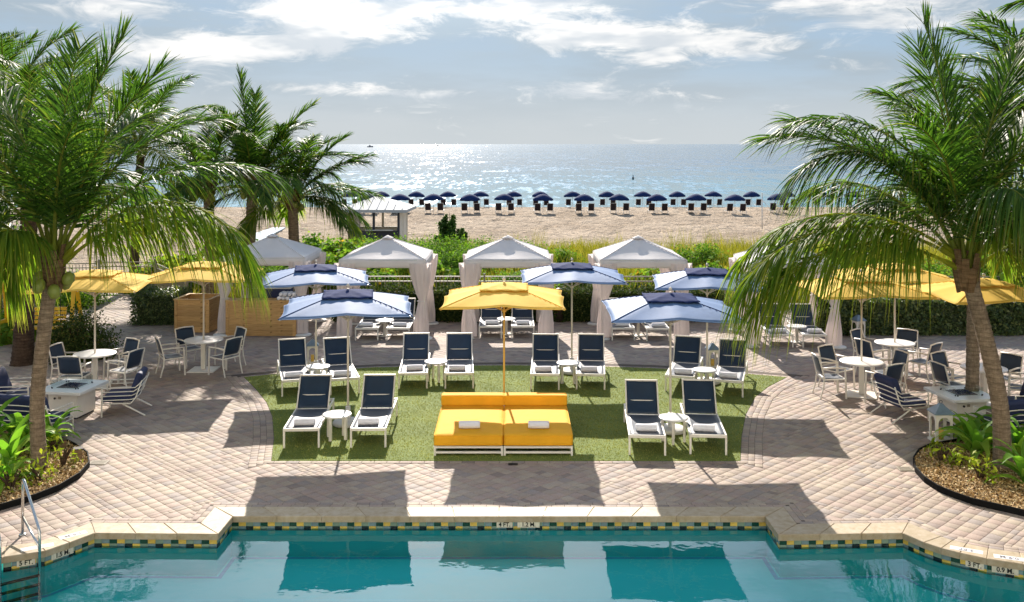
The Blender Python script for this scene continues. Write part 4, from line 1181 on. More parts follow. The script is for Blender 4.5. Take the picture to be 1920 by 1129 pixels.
for i, (x, y, rz, lab) in enumerate([(L1[0], L1[1], 100, 'white slatted lounge chair with navy cushions facing the left fire table from its right'),
                                     (-10.05, 20.0, -80, 'white slatted lounge chair with navy cushions at the left picture edge'),
                                     (G(1690, 782)[0], G(1690, 782)[1], -75, 'white slatted lounge chair with navy cushions left of the right fire table'),
                                     (8.95, 17.95, 12, 'white slatted lounge chair behind the strap leaf plants, beside the tall lantern'),
                                     (9.95, 19.3, 95, 'white slatted lounge chair right of the right fire table at the picture edge')]):
    place(lc, i == 0, (x, y, 0), R(rz), lab, gl)
lv = make_lounge(1.15); lv.name = 'lounge_bench'; lv['category'] = 'lounge bench'
place(lv, True, (-8.85, 18.25, 0), R(-12), 'wide white slatted lounge seat with its back to the camera behind the left palm trunk')

# ------------------------------------------------------------------ lanterns, ladder, bollards
def make_lantern():
    root = thing('lantern', 'x', 'lantern'); w = .30; h = .52
    MB().cbox((0, 0, .02), (w + .04, w + .04, .04), .004).build('base', M['white'], root)
    for k2 in range(4):
        fr = MB(); a = k2 * PI / 2
        n = 10; yy = -w / 2; t = .014
        P = []; F = []
        outer = [(-w / 2, .04), (-w / 2, h), (w / 2, h), (w / 2, .04)]
        hwid = w / 2 - .045; zs = .36
        arch = [(-hwid, .07)] + [(-hwid * math.cos(PI * i / n), zs + hwid * math.sin(PI * i / n)) for i in range(n + 1)] + [(hwid, .07)]
        ob = [(-w / 2, .04)] + [(-w / 2 + w * i / n, h) if 0 < i < n else ((-w / 2, h) if i == 0 else (w / 2, h)) for i in range(n + 1)] + [(w / 2, .04)]
        for yv in (yy, yy + t):
            P += [(p[0], yv, p[1]) for p in ob] + [(p[0], yv, p[1]) for p in arch]
        m = len(ob)
        for i in range(m - 1):
            F.append((i, i + 1, m + i + 1, m + i)); F.append((2 * m + i, 3 * m + i, 3 * m + i + 1, 2 * m + i + 1)); F.append((m + i, m + i + 1, 3 * m + i + 1, 3 * m + i))
        F.append((0, m, 2 * m - 1, m - 1)); F.append((2 * m, 3 * m - 1, 4 * m - 1, 3 * m))
        o = fr.add(P, F).build('side_frame', M['white'], root); o.rotation_euler = (0, 0, a)
    rf = MB(); 
    for (r0, z0, r1, z1) in ((w / 2 + .03, h, w / 2 + .03, h + .02), (w / 2 + .03, h + .02, .06, h + .13), (.06, h + .13, .03, h + .17)):
        rf.add([(-r0, -r0, z0), (r0, -r0, z0), (r0, r0, z0), (-r0, r0, z0), (-r1, -r1, z1), (r1, -r1, z1), (r1, r1, z1), (-r1, r1, z1)], [(0, 1, 5, 4), (1, 2, 6, 5), (2, 3, 7, 6), (3, 0, 4, 7), (4, 5, 6, 7), (3, 2, 1, 0)])
    ro = rf.build('roof', M['lantern_roof'], root)
    MB().tube([(.028 * math.cos(a), 0, h + .195 + .028 * math.sin(a)) for a in np.linspace(0, 2 * PI, 13)[:-1]], .005, 6, close=True).build('ring', M['dark_metal'], ro)
    MB().lathe([(.05, 0), (.05, .20), (.04, .205)], 20, (0, 0, .042)).build('candle', M['candle'], root, True)
    return root
ln = make_lantern()
for i, (px, py, s, lab) in enumerate([(1764, 829, 1.0, 'tall white lantern with slate roof beside the right planting bed'), (1336, 690, .85, 'white lantern with yellow candle between the rightmost loungers of the second row'),
                                      (586, 682, .85, 'white lantern between the leftmost loungers of the second row'), (1609, 633, .9, 'white lantern against the hedge beyond the dining tables')]):
    X, Y = G(px, py); o = place(ln, i == 0, (X, Y, .013), .1 * i, lab, 'white candle lanterns'); o.scale = (s, s, s)
lad = thing('pool_ladder', 'stainless steel pool ladder rails at the left pool edge', 'ladder', (-6.76, 13.63, 0))
wd = Vector((-.79, -.62, 0)).normalized(); nd = Vector((.56, -.68, 0))
feet = []
for k2 in range(2):
    o_ = wd * (.47 * k2)
    pts = [o_ + Vector((0, 0, .0)), o_ + Vector((0, 0, .70)), o_ + nd * .02 + Vector((0, 0, .765)), o_ + nd * .09 + Vector((0, 0, .775)), o_ + nd * .16 + Vector((0, 0, .74)),
           o_ + nd * .92 + Vector((0, 0, .36)), o_ + nd * .99 + Vector((0, 0, .30)), o_ + nd * 1.0 + Vector((0, 0, .22)), o_ + nd * 1.0 + Vector((0, 0, -.585))]
    MB().tube(pts, .019, 10).build('rail', M['metal'], lad, True)
    MB().tube([o_ + Vector((0, 0, .25)), o_ + nd * .98 + Vector((0, 0, .10))], .016, 8).build('brace', M['metal'], lad, True)
    MB().lathe([(.05, 0), (.045, .012), (.022, .016)], 16, (o_.x, o_.y, .004)).build('flange', M['metal'], lad, True)
for z in (-.26, -.38, -.50):
    MB().bar(nd * 1.0 + Vector((0, 0, z)), nd * 1.0 + wd * .47 + Vector((0, 0, z)), .05, .02).build('rung', M['dark_metal'], lad)
for (px, py, h, lab) in ((440 / 3.0, 867, .20, 'short square timber path light at the tip of the left bed'), (117, 846, .17, 'short timber path light behind the first in the left bed')):
    X, Y = G(px, py); b = thing('path_light', lab, 'path light', (X, Y, .03), .4, 'timber path lights'); MB().box((0, 0, h / 2), (.13, .13, h)).build('post', M['bark_post'], b); MB().box((0, 0, h + .008), (.15, .15, .016)).build('cap', M['terracotta'], b)
X, Y = G(1048, 603); b = thing('bollard', 'dark brown bollard light in front of the hedge behind the yellow umbrella', 'bollard', (X, Y, 0))
MB().lathe([(.13, 0), (.13, .85), (.10, .87)], 20).build('post', M['terracotta'], b, True); MB().lathe([(.135, .88), (.135, .95), (.09, 1.0), (.02, 1.02)], 20).build('cap', M['dark_metal'], b, True)

# ------------------------------------------------------------------ palms
def nz(a): return a / np.maximum(np.linalg.norm(a, axis=-1, keepdims=True), 1e-9)
def frond_mesh(L, el0, el1, seed, m, n_leaf=82, leaf=.80, droop=.45, vee=.30, width=.036, p=1.35, name='frond'):
    """feather leaf along +X in its own frame, bending from elevation el0 to el1 (degrees)"""
    g = np.random.default_rng(seed); K = 40
    s = np.linspace(0, 1, K); el = np.radians(el0 + (el1 - el0) * s ** p); ds = L / (K - 1)
    side = np.radians(g.normal(0, 5)) * s ** 2
    x = np.concatenate([[0], np.cumsum(np.cos(el[:-1]) * ds)]); z = np.concatenate([[0], np.cumsum(np.sin(el[:-1]) * ds)]); y = x * np.sin(side)
    P = np.c_[x, y, z]; T = nz(np.gradient(P, axis=0))
    B0 = np.array([0, 1.0, 0]); B = nz(B0[None] - T * (T @ B0)[:, None]); N = np.cross(T, B); N = np.where((N[:, 2:3] < 0) & (abs(el0) < 89), -N, N)
    tw = g.normal(0, .25); 
    V = []; Q = []; tone = []; tip = []
    # rachis
    ns = 6; rad = .030 * (1 - s) ** .8 + .004
    rad[:4] *= 1.5
    ring = np.array([[math.cos(2 * PI * k2 / ns), math.sin(2 * PI * k2 / ns)] for k2 in range(ns)])
    RV = (P[:, None] + (B[:, None] * ring[None, :, :1] + N[:, None] * ring[None, :, 1:]) * rad[:, None, None]).reshape(-1, 3)
    for i in range(K - 1):
        for k2 in range(ns): Q.append((i * ns + k2, i * ns + (k2 + 1) % ns, (i + 1) * ns + (k2 + 1) % ns, (i + 1) * ns + k2))
    V.append(RV); tone.append(np.full(len(RV), .93)); tip.append(np.zeros(len(RV))); off = len(RV)
    # leaflets
    for sd_ in (-1, 1):
        n = n_leaf; t = .17 + .83 * (np.arange(n) + g.uniform(-.3, .3, n)) / n; t = np.clip(t, .1701, .998)
        keep = g.random(n) > .04; t = t[keep]; n = len(t)
        f = t * (K - 1); i0 = np.clip(f.astype(int), 0, K - 2); fr = (f - i0)[:, None]
        b = P[i0] * (1 - fr) + P[i0 + 1] * fr; tt = nz(T[i0] * (1 - fr) + T[i0 + 1] * fr); bb = nz(B[i0] * (1 - fr) + B[i0 + 1] * fr); nn = nz(N[i0] * (1 - fr) + N[i0 + 1] * fr)
        a = np.radians(58 - 34 * ((t - .17) / .83) + g.normal(0, 5, n))[:, None]
        up = (vee + g.normal(0, .14, n))[:, None]
        d = nz(tt * np.cos(a) + bb * sd_ * np.sin(a) + nn * up)
        u = (t - .16) / .84
        ln_ = leaf * (.50 + .50 * np.sin(PI * np.clip(u * .85 + .12, 0, 1)) ** .8) * (1 - .22 * u) * g.uniform(.85, 1.12, n)
        dr = droop * g.uniform(.6, 1.5, n)
        wv = nz(tt - d * np.sum(tt * d, 1)[:, None]); wv = nz(wv + nn * g.normal(0, .35, n)[:, None])
        KP = 5; kk = np.linspace(0, 1, KP); wp = np.array([.55, 1.0, .95, .62, .06]) * width
        C = b[:, None] + d[:, None] * (ln_[:, None, None] * kk[None, :, None])
        C[..., 2] -= ln_[:, None] * dr[:, None] * kk[None] ** 2.1
        LV = np.stack([C - wv[:, None] * wp[None, :, None] * .5, C + wv[:, None] * wp[None, :, None] * .5], 2).reshape(-1, 3)
        base = off + np.arange(n)[:, None] * (KP * 2)
        for k2 in range(KP - 1):
            q = np.concatenate([base + k2 * 2, base + k2 * 2 + 1, base + k2 * 2 + 3, base + k2 * 2 + 2], 1); Q.extend(q.tolist())
        V.append(LV); tone.append(np.repeat(np.clip(g.normal(.42, .22, n), 0, .95), KP * 2)); tip.append(np.tile(np.repeat(kk, 2), n)); off += len(LV)
    return np_mesh(name, np.concatenate(V), Q, None, m, {'tone': np.concatenate(tone), 'tip': np.concatenate(tip)})

def trunk_mesh(pts, r0, r1, m, flare=1.5, rings=70, seed=0):
    g = random.Random(seed); pts = [Vector(p) for p in pts]
    # Catmull-Rom through the given points
    Pn = []; n = len(pts)
    for k2 in range(rings + 1):
        t = k2 / rings * (n - 1); i = min(int(t), n - 2); f = t - i
        p0, p1, p2, p3 = pts[max(i - 1, 0)], pts[i], pts[i + 1], pts[min(i + 2, n - 1)]
        Pn.append(.5 * ((2 * p1) + (p2 - p0) * f + (2 * p0 - 5 * p1 + 4 * p2 - p3) * f * f + (3 * p1 - p0 - 3 * p2 + p3) * f ** 3))
    rr = []
    for k2 in range(rings + 1):
        t = k2 / rings; r = r0 + (r1 - r0) * t + r0 * (flare - 1) * math.exp(-t * 14)
        rr.append(r * (1 + (.045 if k2 % 2 else -.02) + g.uniform(-.015, .015)))
    return MB().tube(Pn, rr, 14).mesh('trunk', m, True)

FR_CACHE = {}
def cached_frond(el0, el1, L, old, var):
    key = (round(el0 / 8), round(el1 / 10), round(L * 2), old, var % 3)
    if key not in FR_CACHE:
        FR_CACHE[key] = frond_mesh(L, el0, el1, hash(key) % 99991, M['palm_old'] if old else M['palm'], 96, 1.16 * L / 3.6, .60 if el1 < -20 else (.34 if el1 < 20 else .16), .16, .034)
    return FR_CACHE[key]
def palm(label, base, crown, r0, r1, specs, group=None, tm='trunk', bend=(0, 0), nuts=0, detail=True, n_auto=0, Lf=3.6, seed=0, hero=True):
    g = random.Random(seed)
    root = thing('palm_tree', label, 'palm tree', base, 0, group)
    c = Vector(crown) - Vector(base)
    pts = [(0, 0, -.05), (c.x * .25 + bend[0], c.y * .25 + bend[1], c.z * .33), (c.x * .62 + bend[0] * .7, c.y * .62 + bend[1] * .7, c.z * .68), (c.x, c.y, c.z)]
    obj('trunk', trunk_mesh(pts, r0, r1, M[tm], 1.3, 70, seed), root)
    # fibrous boot at the crown
    fb = MB()
    for k2 in range(14):
        a = k2 * 2.4; h0 = -.42 + .03 * k2; rr = r1 * (1.15 + .02 * k2)
        p0 = Vector((math.cos(a) * rr * .85, math.sin(a) * rr * .85, h0)); p1 = Vector((math.cos(a) * rr * 1.4, math.sin(a) * rr * 1.4, h0 + .40))
        fb.bar(c + p0, c + p1, .11, .03, up=(math.cos(a), math.sin(a), .2))
    fb.tube([c + Vector((0, 0, -.35)), c + Vector((0, 0, -.05)), c + Vector((0, 0, .30))], [r1 * 1.05, r1 * 1.45, r1 * .6], 12)
    fb.build('crown_boot', M['fibre'], root)
    idx = 0
    for (az, e0, e1, L) in specs:
        old = e1 < -55
        me = frond_mesh(L, e0, e1, seed * 131 + idx, M['palm_old'] if old else M['palm'], 170 if old else 122, 1.10 if old else 1.22, .85 if old else .70 if e1 < -20 else (.36 if e1 < 25 else .16), .18 if e1 > -30 else .05, .028) if hero else cached_frond(e0, e1, L, old, idx)
        a = R(az); o = obj('frond', me, root, tuple(c + Vector((math.cos(a) * r1 * .8, math.sin(a) * r1 * .8, .08 + g.uniform(-.1, .12)))), a); idx += 1
    for k2 in range(n_auto):
        t = (k2 + .5) / n_auto; az = k2 * 137.5 + seed * 31; e0 = 84 - 78 * t ** 1.1; e1 = e0 - 45 - 45 * t + g.uniform(-12, 12); L = Lf * g.uniform(.88, 1.1) * (.85 + .15 * math.sin(PI * t))
        old = t > .86 
        a = R(az); obj('frond', cached_frond(e0, e1, L, old, k2), root, tuple(c + Vector((math.cos(a) * r1 * .8, math.sin(a) * r1 * .8, .15 - .3 * t))), a)
    for k2 in range(nuts):
        a = k2 * 1.1 + seed; o = MB().lathe([(.01, -.13), (.07, -.10), (.105, 0), (.075, .09), (.02, .125)], 12).build('coconut', M['coconut'], root, True)
        o.location = tuple(c + Vector((math.cos(a) * (r1 + .14), math.sin(a) * (r1 + .14), -.20 - .09 * (k2 % 3)))); o.rotation_euler = (g.uniform(-.4, .4), g.uniform(-.4, .4), 0)
    return root
# left foreground palm
X, Y = G(75, 885)
c1_ = (G(100, 480, 0)[0], 16.2)
crown1 = ((100 - 960) / F_PX * 16.2, 16.2, CAM_H - (500 - HOR) * 16.2 / F_PX)
palm('coconut palm with slim pale trunk in the left planting bed, tallest at left', (X, Y, .0), crown1, .118, .105,
     [(178, 88, 30, 4.0), (10, 86, 58, 3.9), (-2, 77, 38, 3.7), (25, 70, 5, 3.6), (2, 54, -24, 4.0), (-4, 52, -68, 4.0), (10, 44, -62, 3.6),
      (150, 80, 20, 4.0), (100, 86, 50, 4.0), (70, 72, 10, 3.8), (195, 62, -30, 3.8), (212, 48, -60, 2.8), (250, 52, -70, 1.9),
      (300, 80, 10, 3.2), (120, 60, -10, 3.8), (170, 45, -40, 3.6), (90, 50, -30, 3.4), (230, 76, 10, 3.4), (140, 25, -70, 2.4)],
     'foreground coconut palms', bend=(-.10, 0), nuts=5, seed=3)
# right foreground palm (two trunks: two palms)
X, Y = G(1880, 884)
crown2 = ((1812 - 960) / F_PX * 16.1, 16.1, CAM_H - (505 - HOR) * 16.1 / F_PX)
palm('coconut palm with leaning ringed trunk in the right planting bed', (X, Y, 0), crown2, .138, .12,
     [(170, 89, 72, 4.0), (182, 80, -25, 4.2), (186, 63, -12, 4.0), (172, 79, -50, 3.7), (184, 30, -62, 4.2), (177, 36, -58, 4.0), (192, 28, -64, 3.9), (20, 86, 56, 3.7), (100, 84, 50, 3.9), (0, 80, 20, 3.8), (-10, 66, -20, 3.8),
      (268, 78, -40, 2.8), (305, 58, -62, 2.7), (150, 70, 0, 3.9), (130, 50, -30, 3.7), (60, 62, -20, 3.7), (335, 44, -66, 2.9), (30, 45, -55, 3.2), (225, 82, 10, 3.2), (320, 80, 15, 3.6)],
     'foreground coconut palms', bend=(.10, 0), nuts=0, seed=5)
palm('second coconut palm trunk rising just behind the leaning one, right', (9.0, 19.3, 0), (9.15, 19.5, 4.1), .125, .11, [], 'foreground coconut palms', nuts=3, n_auto=15, Lf=3.5, seed=9, hero=False)
palm('palm leaning in at the right picture edge behind the double trunk', (11.9, 20.2, 0), (11.2, 19.6, 5.3), .15, .12, [(172, 70, 10, 3.4), (160, 50, -20, 3.6)], 'foreground coconut palms', n_auto=20, Lf=3.6, seed=12, hero=False)
palm('tall palm at the top right picture corner', (12.6, 18.0, 0), (11.3, 17.2, 7.4), .15, .12, [(175, 18, -45, 2.6), (165, 30, -20, 2.4)], 'foreground coconut palms', n_auto=12, Lf=2.7, seed=14, hero=False)
# left background
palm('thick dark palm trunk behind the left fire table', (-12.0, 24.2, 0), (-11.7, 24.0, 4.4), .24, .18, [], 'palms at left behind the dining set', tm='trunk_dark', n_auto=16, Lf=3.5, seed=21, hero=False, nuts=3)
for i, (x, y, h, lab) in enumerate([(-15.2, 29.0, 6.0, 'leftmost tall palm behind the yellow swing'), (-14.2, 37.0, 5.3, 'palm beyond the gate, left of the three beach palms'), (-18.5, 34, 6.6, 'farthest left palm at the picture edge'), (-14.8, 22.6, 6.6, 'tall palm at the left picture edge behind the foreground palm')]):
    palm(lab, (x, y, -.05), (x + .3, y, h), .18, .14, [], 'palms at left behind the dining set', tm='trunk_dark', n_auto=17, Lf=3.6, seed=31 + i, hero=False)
def bgpalm(label, px, py, Z, tx, seed, specs, nuts=4):
    c = ((px - 960) / F_PX * Z, Z, CAM_H - (py - HOR) * Z / F_PX)
    palm(label, ((tx - 960) / F_PX * Z, Z, -.1), c, .20, .16, specs, 'three palms in front of the beach', tm='trunk', n_auto=14, Lf=2.9, seed=seed, hero=False, nuts=nuts)
bgpalm('left of the three palms before the beach', 390, 350, 33, 397, 41, [(180, 60, 0, 3.4)], 3)
bgpalm('middle and tallest of the three palms before the beach', 474, 345, 32.2, 464, 42, [(175, 88, 80, 3.5), (10, 70, 35, 3.2), (95, 84, 60, 3.1), (150, 75, 30, 3.1), (5, 30, -10, 3.3), (-5, 10, -40, 3.0)], 6)
bgpalm('right of the three palms before the beach, fronds over the hut', 548, 372, 32.8, 555, 43, [(8, 66, 30, 2.7), (4, 40, 10, 2.8), (-3, 18, -20, 2.8), (0, 0, -50, 2.5), (-20, -5, -60, 2.6)], 4)

# ------------------------------------------------------------------ hedges and shrubs
def leaves_np(P, Nn, size, g, aspect=.55, spread=.8):
    """one folded diamond (2 quads -> 4 tris kept as 2 tris) per point"""
    n = len(P); d = nz(Nn + g.normal(0, spread, (n, 3))); r = nz(g.normal(0, 1, (n, 3))); u = nz(np.cross(d, r)); w = np.cross(d, u)
    sz = size * g.uniform(.6, 1.25, n)[:, None]
    V = np.stack([P - u * sz * .5, P + w * sz * aspect * .5 + d * sz * .08, P + u * sz * .5, P - w * sz * aspect * .5 + d * sz * .08], 1).reshape(-1, 3)
    Q = np.arange(n * 4).reshape(-1, 4)
    return V, Q
def shrub_np(n, rx, ry, rz, g, clumps=40, tight=.22):
    """leaf points clumped over a dome"""
    th = g.uniform(0, 2 * PI, clumps); ph = np.arccos(g.uniform(-.1, 1, clumps)); k2 = g.uniform(.78, 1.0, clumps)
    C = np.c_[np.cos(th) * np.sin(ph), np.sin(th) * np.sin(ph), np.cos(ph)] * k2[:, None]
    i = g.integers(0, clumps, n); P = C[i] + g.normal(0, tight, (n, 3)); N_ = nz(P.copy()); 
    P *= np.array([rx, ry, rz]); P[:, 2] = np.maximum(P[:, 2], .02); N_[:, 2] += .4
    tone = np.clip(g.normal(.5, .22, n) + g.normal(0, .12, clumps)[i], 0, 1)
    return P, N_, tone
def shrub(name, label, cat, loc, rx, ry, rz, n, size, m, seed, group=None, clumps=40, aspect=.55, tight=.22, core=True):
    g = np.random.default_rng(seed); root = thing(name, label, cat, loc, 0, group)
    P, N_, tn = shrub_np(n, rx, ry, rz, g, clumps, tight); V, Q = leaves_np(P, N_, size, g, aspect)
    obj('foliage', np_mesh('foliage', V, Q, None, M[m], {'tone': np.repeat(tn, 4)}), root)
    st_ = MB(); rr = random.Random(seed)
    for k2 in range(7):
        a = rr.uniform(0, 6.28); e = rr.uniform(.3, .8); st_.tube([(0, 0, 0), (math.cos(a) * rx * e * .4, math.sin(a) * ry * e * .4, rz * .45), (math.cos(a) * rx * e, math.sin(a) * ry * e, rz * .85)], [.03, .022, .008], 5)
    st_.build('stem', M['trunk_dark'], root)
    return root
def hedge(label, x0, x1, y0, y1, h, n, m, seed, size=.075):
    g = np.random.default_rng(seed); root = thing('hedge', label, 'hedge', ((x0 + x1) / 2, (y0 + y1) / 2, 0)); lx, ly = (x1 - x0) / 2, (y1 - y0) / 2
    areas = np.array([lx * 2 * h, lx * 2 * h * .25, lx * 2 * ly * 2, ly * 2 * h, ly * 2 * h]); f = g.choice(5, n, p=areas / areas.sum())
    a = g.uniform(-1, 1, n); b = g.uniform(0, 1, n); P = np.zeros((n, 3)); N_ = np.zeros((n, 3))
    for k2 in range(5):
        q = f == k2
        if k2 < 2: s = -1 if k2 == 0 else 1; P[q] = np.c_[a[q] * lx, np.full(q.sum(), s * ly), b[q] * h]; N_[q] = (0, s, .3)
        elif k2 == 2: P[q] = np.c_[a[q] * lx, (b[q] * 2 - 1) * ly, np.full(q.sum(), h)]; N_[q] = (0, 0, 1)
        else: s = -1 if k2 == 3 else 1; P[q] = np.c_[np.full(q.sum(), s * lx), a[q] * ly, b[q] * h]; N_[q] = (s, 0, .3)
    lump = .05 * np.sin(P[:, 0] * 3.1 + seed) + .04 * np.sin(P[:, 0] * 7.3 + P[:, 2] * 6) + .03 * np.sin(P[:, 0] * 15 + P[:, 2] * 11)
    P += N_ * lump[:, None] + g.normal(0, .035, (n, 3)) - N_ * np.abs(g.normal(0, .07, n))[:, None]; P[:, 2] = np.maximum(P[:, 2], .03)
    V, Q = leaves_np(P, N_, size, g, .6, .7)
    obj('foliage', np_mesh('foliage', V, Q, None, M[m], {'tone': np.repeat(np.clip(g.normal(.45, .25, n), 0, 1), 4)}), root)
    st_ = MB(); rr = random.Random(seed); k2 = x0
    while k2 < x1:
        st_.tube([(k2 - (x0 + x1) / 2, 0, 0), (k2 - (x0 + x1) / 2 + rr.uniform(-.1, .1), rr.uniform(-.1, .1), h * .8)], [.03, .012], 5); k2 += .35
    st_.build('stem', M['trunk_dark'], root)
    core = MB().box((0, 0, h * .44), (2 * lx - .28, 2 * ly - .26, h * .84)); core.build('inner_growth', M['hedge_dark'] if m == 'hedge_dark' else M['hedge'], root)
hedge('low clipped hedge running behind the middle cabanas', -5.4, 6.4, 29.85, 30.7, .98, 26000, 'hedge', 2)
hedge('dark clipped hedge along the right side behind the dining sets', 8.75, 19, 27.75, 28.6, 1.04, 22000, 'hedge_dark', 3, .10)
hedge('dark hedge left of the small wooden bar by the gate', -11.3, -9.9, 29.3, 30.5, 1.0, 6000, 'hedge_dark', 4)
shrub('round_bush', 'rounded dark green bush behind the left dining table', 'bush', (-11.0, 25.1, 0), .74, .7, .95, 9000, .075, 'hedge', 5, clumps=60)
rs = random.Random(17)
gS = 'shrubs on the dune behind the fence'
SH = [  # px, top py, Z, rx, kind, label
    (430, 452, 38, 1.5, 'seagrape', 'yellow green sea grape bush between the left and middle beach palms'),
    (590, 448, 38, 1.3, 'seagrape', 'sea grape bush right of the leftmost cabana roof peak'),
    (640, 452, 36, 1.3, 'seagrape', 'sea grape bush with orange leaves left of the second cabana roof'),
    (612, 480, 33.5, 1.2, 'seagrape', 'low sea grape bush between the first two cabana roofs'),
    (690, 447, 44, 1.5, 'shrub', 'rounded green shrub in front of the beach hut'),
    (770, 447, 43, 1.6, 'shrub', 'rounded green shrub right of the beach hut'),
    (840, 446, 38, 1.8, 'shrub', 'large green shrub below the conical evergreen'),
    (905, 452, 40, 1.6, 'shrub', 'green shrub left of the middle cabana roof peak'),
    (985, 456, 40, 1.3, 'shrub', 'green shrub right of the middle cabana roof peak'),
    (820, 500, 33, .9, 'seagrape', 'bright sea grape beside the right curtain of the second cabana'),
    (862, 512, 32.4, .7, 'seagrape', 'small sea grape beside the left curtain of the middle cabana'),
    (1310, 462, 39, 1.5, 'shrub', 'bright green shrub right of the second cabana roof from the right'),
    (700, 510, 33.2, 1.1, 'seagrape', 'sea grape seen under the second cabana'),
    (960, 512, 33.2, 1.2, 'shrub', 'shrub seen under the middle cabana'),
    (500, 500, 34, 1.5, 'shrub', 'shrub seen under the leftmost cabana'),
    (330, 480, 36, 1.6, 'seagrape', 'sea grape bush behind the low palm frond at left'),
    (1560, 480, 35, 2.0, 'shrub', 'shrub behind the right palm, left of the trunks'),
    (1720, 490, 32, 1.9, 'shrub', 'shrub behind the right hedge under the palm crown'),
    (1890, 480, 32, 2.0, 'seagrape', 'sea grape bush behind the right hedge at the picture edge'),
    (60, 500, 33, 2.2, 'shrub', 'shrub behind the yellow swing at the left edge'),
    (30, 590, 27.5, 1.2, 'seagrape', 'low bright bush behind the yellow swing'),
    (1230, 508, 33, 1.3, 'seagrape', 'yellowish bush seen under the fourth cabana'),
    (660, 470, 34.5, 1.2, 'seagrape', 'sea grape bush directly behind the left slope of the second cabana roof'),
    (790, 470, 34.5, 1.2, 'shrub', 'green shrub directly behind the right slope of the second cabana roof'),
    (850, 474, 34, 1.1, 'shrub', 'dark green shrub between the second and middle cabana roofs'),
    (720, 452, 40, 1.3, 'shrub', 'green shrub behind the peak of the second cabana roof'),
    (1050, 470, 38, 1.1, 'shrub', 'low shrub in the grass right of the middle cabana roof'),
    (540, 462, 36, 1.2, 'seagrape', 'sea grape bush behind the leftmost cabana roof'),
    (1100, 505, 33, 1.2, 'seagrape', 'low sea grape between the middle and fourth cabanas'),
    (1340, 500, 33.5, 1.1, 'seagrape', 'low sea grape right of the fourth cabana')]
for i, (px, py, Z, rx, kd, lab) in enumerate(SH):
    top = CAM_H - (py - HOR) * Z / F_PX; gz = ground_z(Z); h = max(.6, top - gz)
    shrub('dune_shrub', lab, 'shrub', ((px - 960) / F_PX * Z, Z, gz), rx, rx * .8, h * .92, 14000 if kd == 'shrub' else 6000, .10 if kd == 'shrub' else .17, kd, 60 + i, gS, clumps=110, aspect=.55 if kd == 'shrub' else .9, tight=.13)
# conical evergreen
g = np.random.default_rng(77); n = 14000; Z = 50; X0 = (843 - 960) / F_PX * Z; gz = ground_z(Z)
root = thing('evergreen_bush', 'conical dark evergreen standing before the beach sand', 'bush', (X0, Z, gz)); H = CAM_H - (388 - HOR) * Z / F_PX - gz
npl = 34; pa = g.uniform(0, 2 * PI, npl); pr = np.sqrt(g.random(npl)) * .95; ph_ = H * (1.0 - .5 * (pr / .95) ** 1.2) * g.uniform(.86, 1.0, npl)
br = g.integers(0, npl, n); t = g.random(n) ** .9; rad = np.abs(g.normal(0, .30, n)) * (1.05 - t) + .03; a = g.uniform(0, 2 * PI, n); lean = .55 + .45 * t
P = np.c_[np.cos(pa[br]) * pr[br] * lean + np.cos(a) * rad, np.sin(pa[br]) * pr[br] * lean + np.sin(a) * rad, t * ph_[br]]
V, Q = leaves_np(P, nz(np.c_[np.cos(a) * .6, np.sin(a) * .6, np.full(n, 1.0)]), .24, g, .30, .35)
obj('foliage', np_mesh('foliage', V, Q, None, M['conifer'], {'tone': np.repeat(np.clip(g.normal(.5, .25, n), 0, 1), 4)}), root); MB().tube([(0, 0, -.1), (0, 0, H * .9)], [.06, .01], 6).build('trunk', M['trunk_dark'], root)
# dune grass mass
def grass(name, label, n, sampler, h0, h1, m, seed, wid=.012):
    g = np.random.default_rng(seed); x, y = sampler(g, n); n = len(x); z = np.interp(y, [p[0] for p in prof], [p[1] for p in prof])
    h = g.uniform(h0, h1, n) * (.8 + .25 * np.sin(x * .8 + y * .5)); a = g.uniform(0, 2 * PI, n); le = g.normal(0, .22, (n, 2)) * h[:, None]; w = wid * g.uniform(.7, 1.4, n)
    wx, wy = np.cos(a) * w, np.sin(a) * w
    V = np.stack([np.c_[x - wx, y - wy, z - .02], np.c_[x + wx, y + wy, z - .02], np.c_[x + wx * .8 + le[:, 0] * .35, y + wy * .8 + le[:, 1] * .35, z + h * .6], np.c_[x - wx * .8 + le[:, 0] * .35, y - wy * .8 + le[:, 1] * .35, z + h * .6], np.c_[x + le[:, 0], y + le[:, 1], z + h]], 1).reshape(-1, 3)
    b = np.arange(n) * 5; Q = np.c_[b, b + 1, b + 2, b + 3]; T3 = np.c_[b + 3, b + 2, b + 4]
    tag(obj(name, np_mesh(name, V, Q, T3, M[m], {'tone': np.repeat(np.clip(g.normal(.45, .25, n), 0, 1), 5)})), label, kind='stuff')
def samp_dune(g, n):
    y = g.uniform(31.8, 50, n); x = g.uniform(-.30, .62, n) * y
    den = .5 + .5 * np.sin(x * .55 + 1) * np.sin(y * .45); ok = (g.random(n) < .35 + .65 * den) & ((x > -1.5) | (g.random(n) < .35)); return x[ok], y[ok]
grass('dune_grass', 'tall yellow green sea oats covering the dune behind the cabanas', 95000, samp_dune, .9, 1.45, 'dune_grass', 91, .016)
def samp_left(g, n):
    y = g.uniform(32, 52, n); x = g.uniform(-.52, -.12, n) * y; ok = (x > -11) & (g.random(n) < .5); return x[ok], y[ok]
grass('dune_grass', 'sparse dune grass around the palms behind the leftmost cabana', 14000, samp_left, .3, .7, 'dune_grass', 92, .014)
def samp_sparse(g, n):
    c = g.uniform(0, 1, (90, 2)); i = g.integers(0, 90, n); y = 50 + c[i, 1] * 14 + g.normal(0, .25, n); x = (-.22 + .55 * c[i, 0]) * (50 + c[i, 1] * 14) + g.normal(0, .3, n); return x, y
